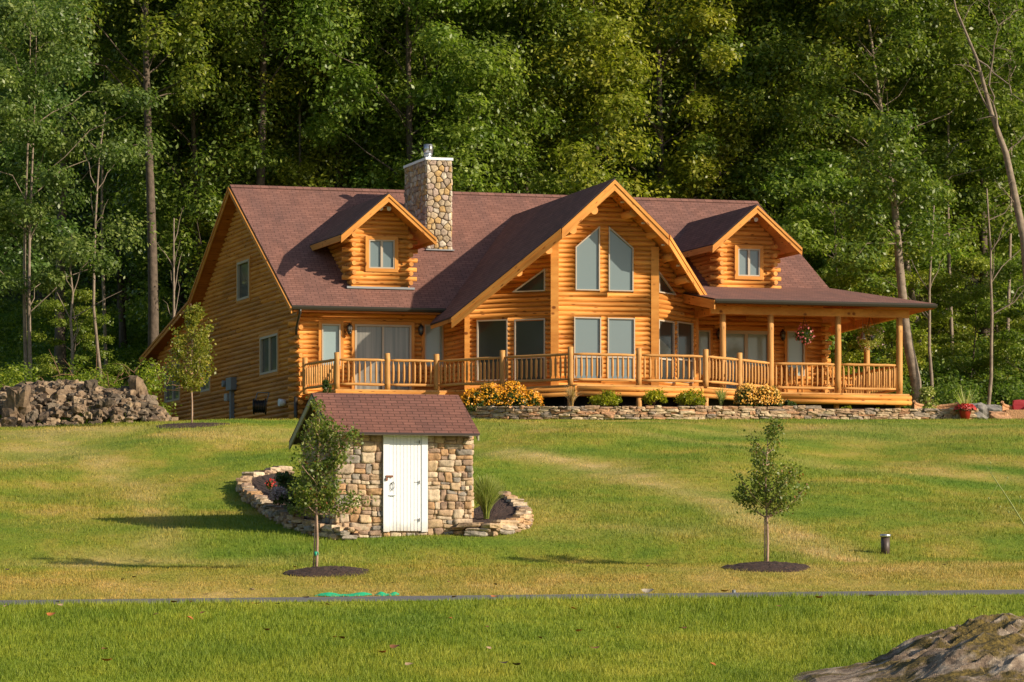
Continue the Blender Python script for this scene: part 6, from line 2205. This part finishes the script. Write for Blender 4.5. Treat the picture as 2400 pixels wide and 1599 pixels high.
# ------------------------------------------------------------ mossy outcrop in the corner
D0 = 35.7
sil = [(1780, 1612), (1850, 1602), (1900, 1583), (1990, 1572), (2060, 1556), (2110, 1530), (2165, 1503), (2230, 1482), (2290, 1464), (2350, 1456), (2420, 1450), (2520, 1446), (2650, 1460), (2800, 1500), (2900, 1600)]
sx = np.array([(p[0] - 1200) / FP * D0 for p in sil]); szv = np.array([(HORY - p[1]) / FP * D0 for p in sil])
nx, nd = 300, 150
X = np.linspace(sx[0] - .05, sx[-1], nx); Dd = np.linspace(D0 - 3.2, D0 + 1.6, nd)
mb = MB()
for j in range(nd):
    for i in range(nx):
        x, d = X[i], Dd[j]
        g0 = T(x, d)
        tp = float(np.interp(x, sx, szv))
        hh = max(0, tp - T(x, D0))
        f = (d - D0) / (1.6 if d > D0 else 3.2)
        e = max(0, 1 - abs(f) ** 2.2)
        p = Vector((x, d, 0))
        q_ = Vector((x * .9 + d * .4, d * 2.2 - x * 1.3, 3.3))
        rid = 1 - abs(mnoise.noise(q_))
        rid2 = 1 - abs(mnoise.noise(q_ * 2.7 + Vector((4, 1, 0))))
        st = (x * .55 + d * 1.1) * 3.2 + mnoise.noise(p * 2.2) * 1.2
        st = (st - math.floor(st)); st = min(st * 1.0, (1 - st) * 5)
        n1 = mnoise.noise(p * 1.3) * .16 + (rid - .8) * .24 + (rid2 - .8) * .05 + (st - .4) * .06 + mnoise.noise(p * 9) * .016 + mnoise.noise(p * 30) * .005
        z = g0 - .12 + (hh + .12) * e ** .8 + n1 * min(1, hh * 1.6) * e
        mb.vert((x, d, z))
for j in range(nd - 1):
    for i in range(nx - 1):
        a = j * nx + i
        mb.face((a, a + 1, a + nx + 1, a + nx))
m, nt, b = mat_new('mossy_rock')
geo = nt.nodes.new('ShaderNodeNewGeometry')
f1 = noise_tex(nt, geo.outputs['Position'], 3.2, 8, .7); f2 = noise_tex(nt, mapping(nt, geo.outputs['Position'], (1.2, 1.8, 1)), .9, 5, .6); f3 = noise_tex(nt, geo.outputs['Position'], 22, 4)
col = ramp(nt, f1, [(.32, (.05, .035, .025)), (.46, (.20, .14, .095)), (.58, (.34, .27, .20)), (.74, (.48, .41, .33))])
moss = ramp(nt, f3, [(.3, (.03, .025, .008)), (.55, (.13, .09, .018)), (.8, (.26, .18, .035))])
col = mixc(nt, ramp(nt, f2, [(.47, (0, 0, 0)), (.53, (1, 1, 1))]), col, moss)
nt.links.new(col, b.inputs['Base Color']); b.inputs['Roughness'].default_value = .92
bump(nt, f1, .9, .08, b)
tag(mb.build('boulder', m), 'big weathered outcrop with brown moss in the lower right corner', 'rock')
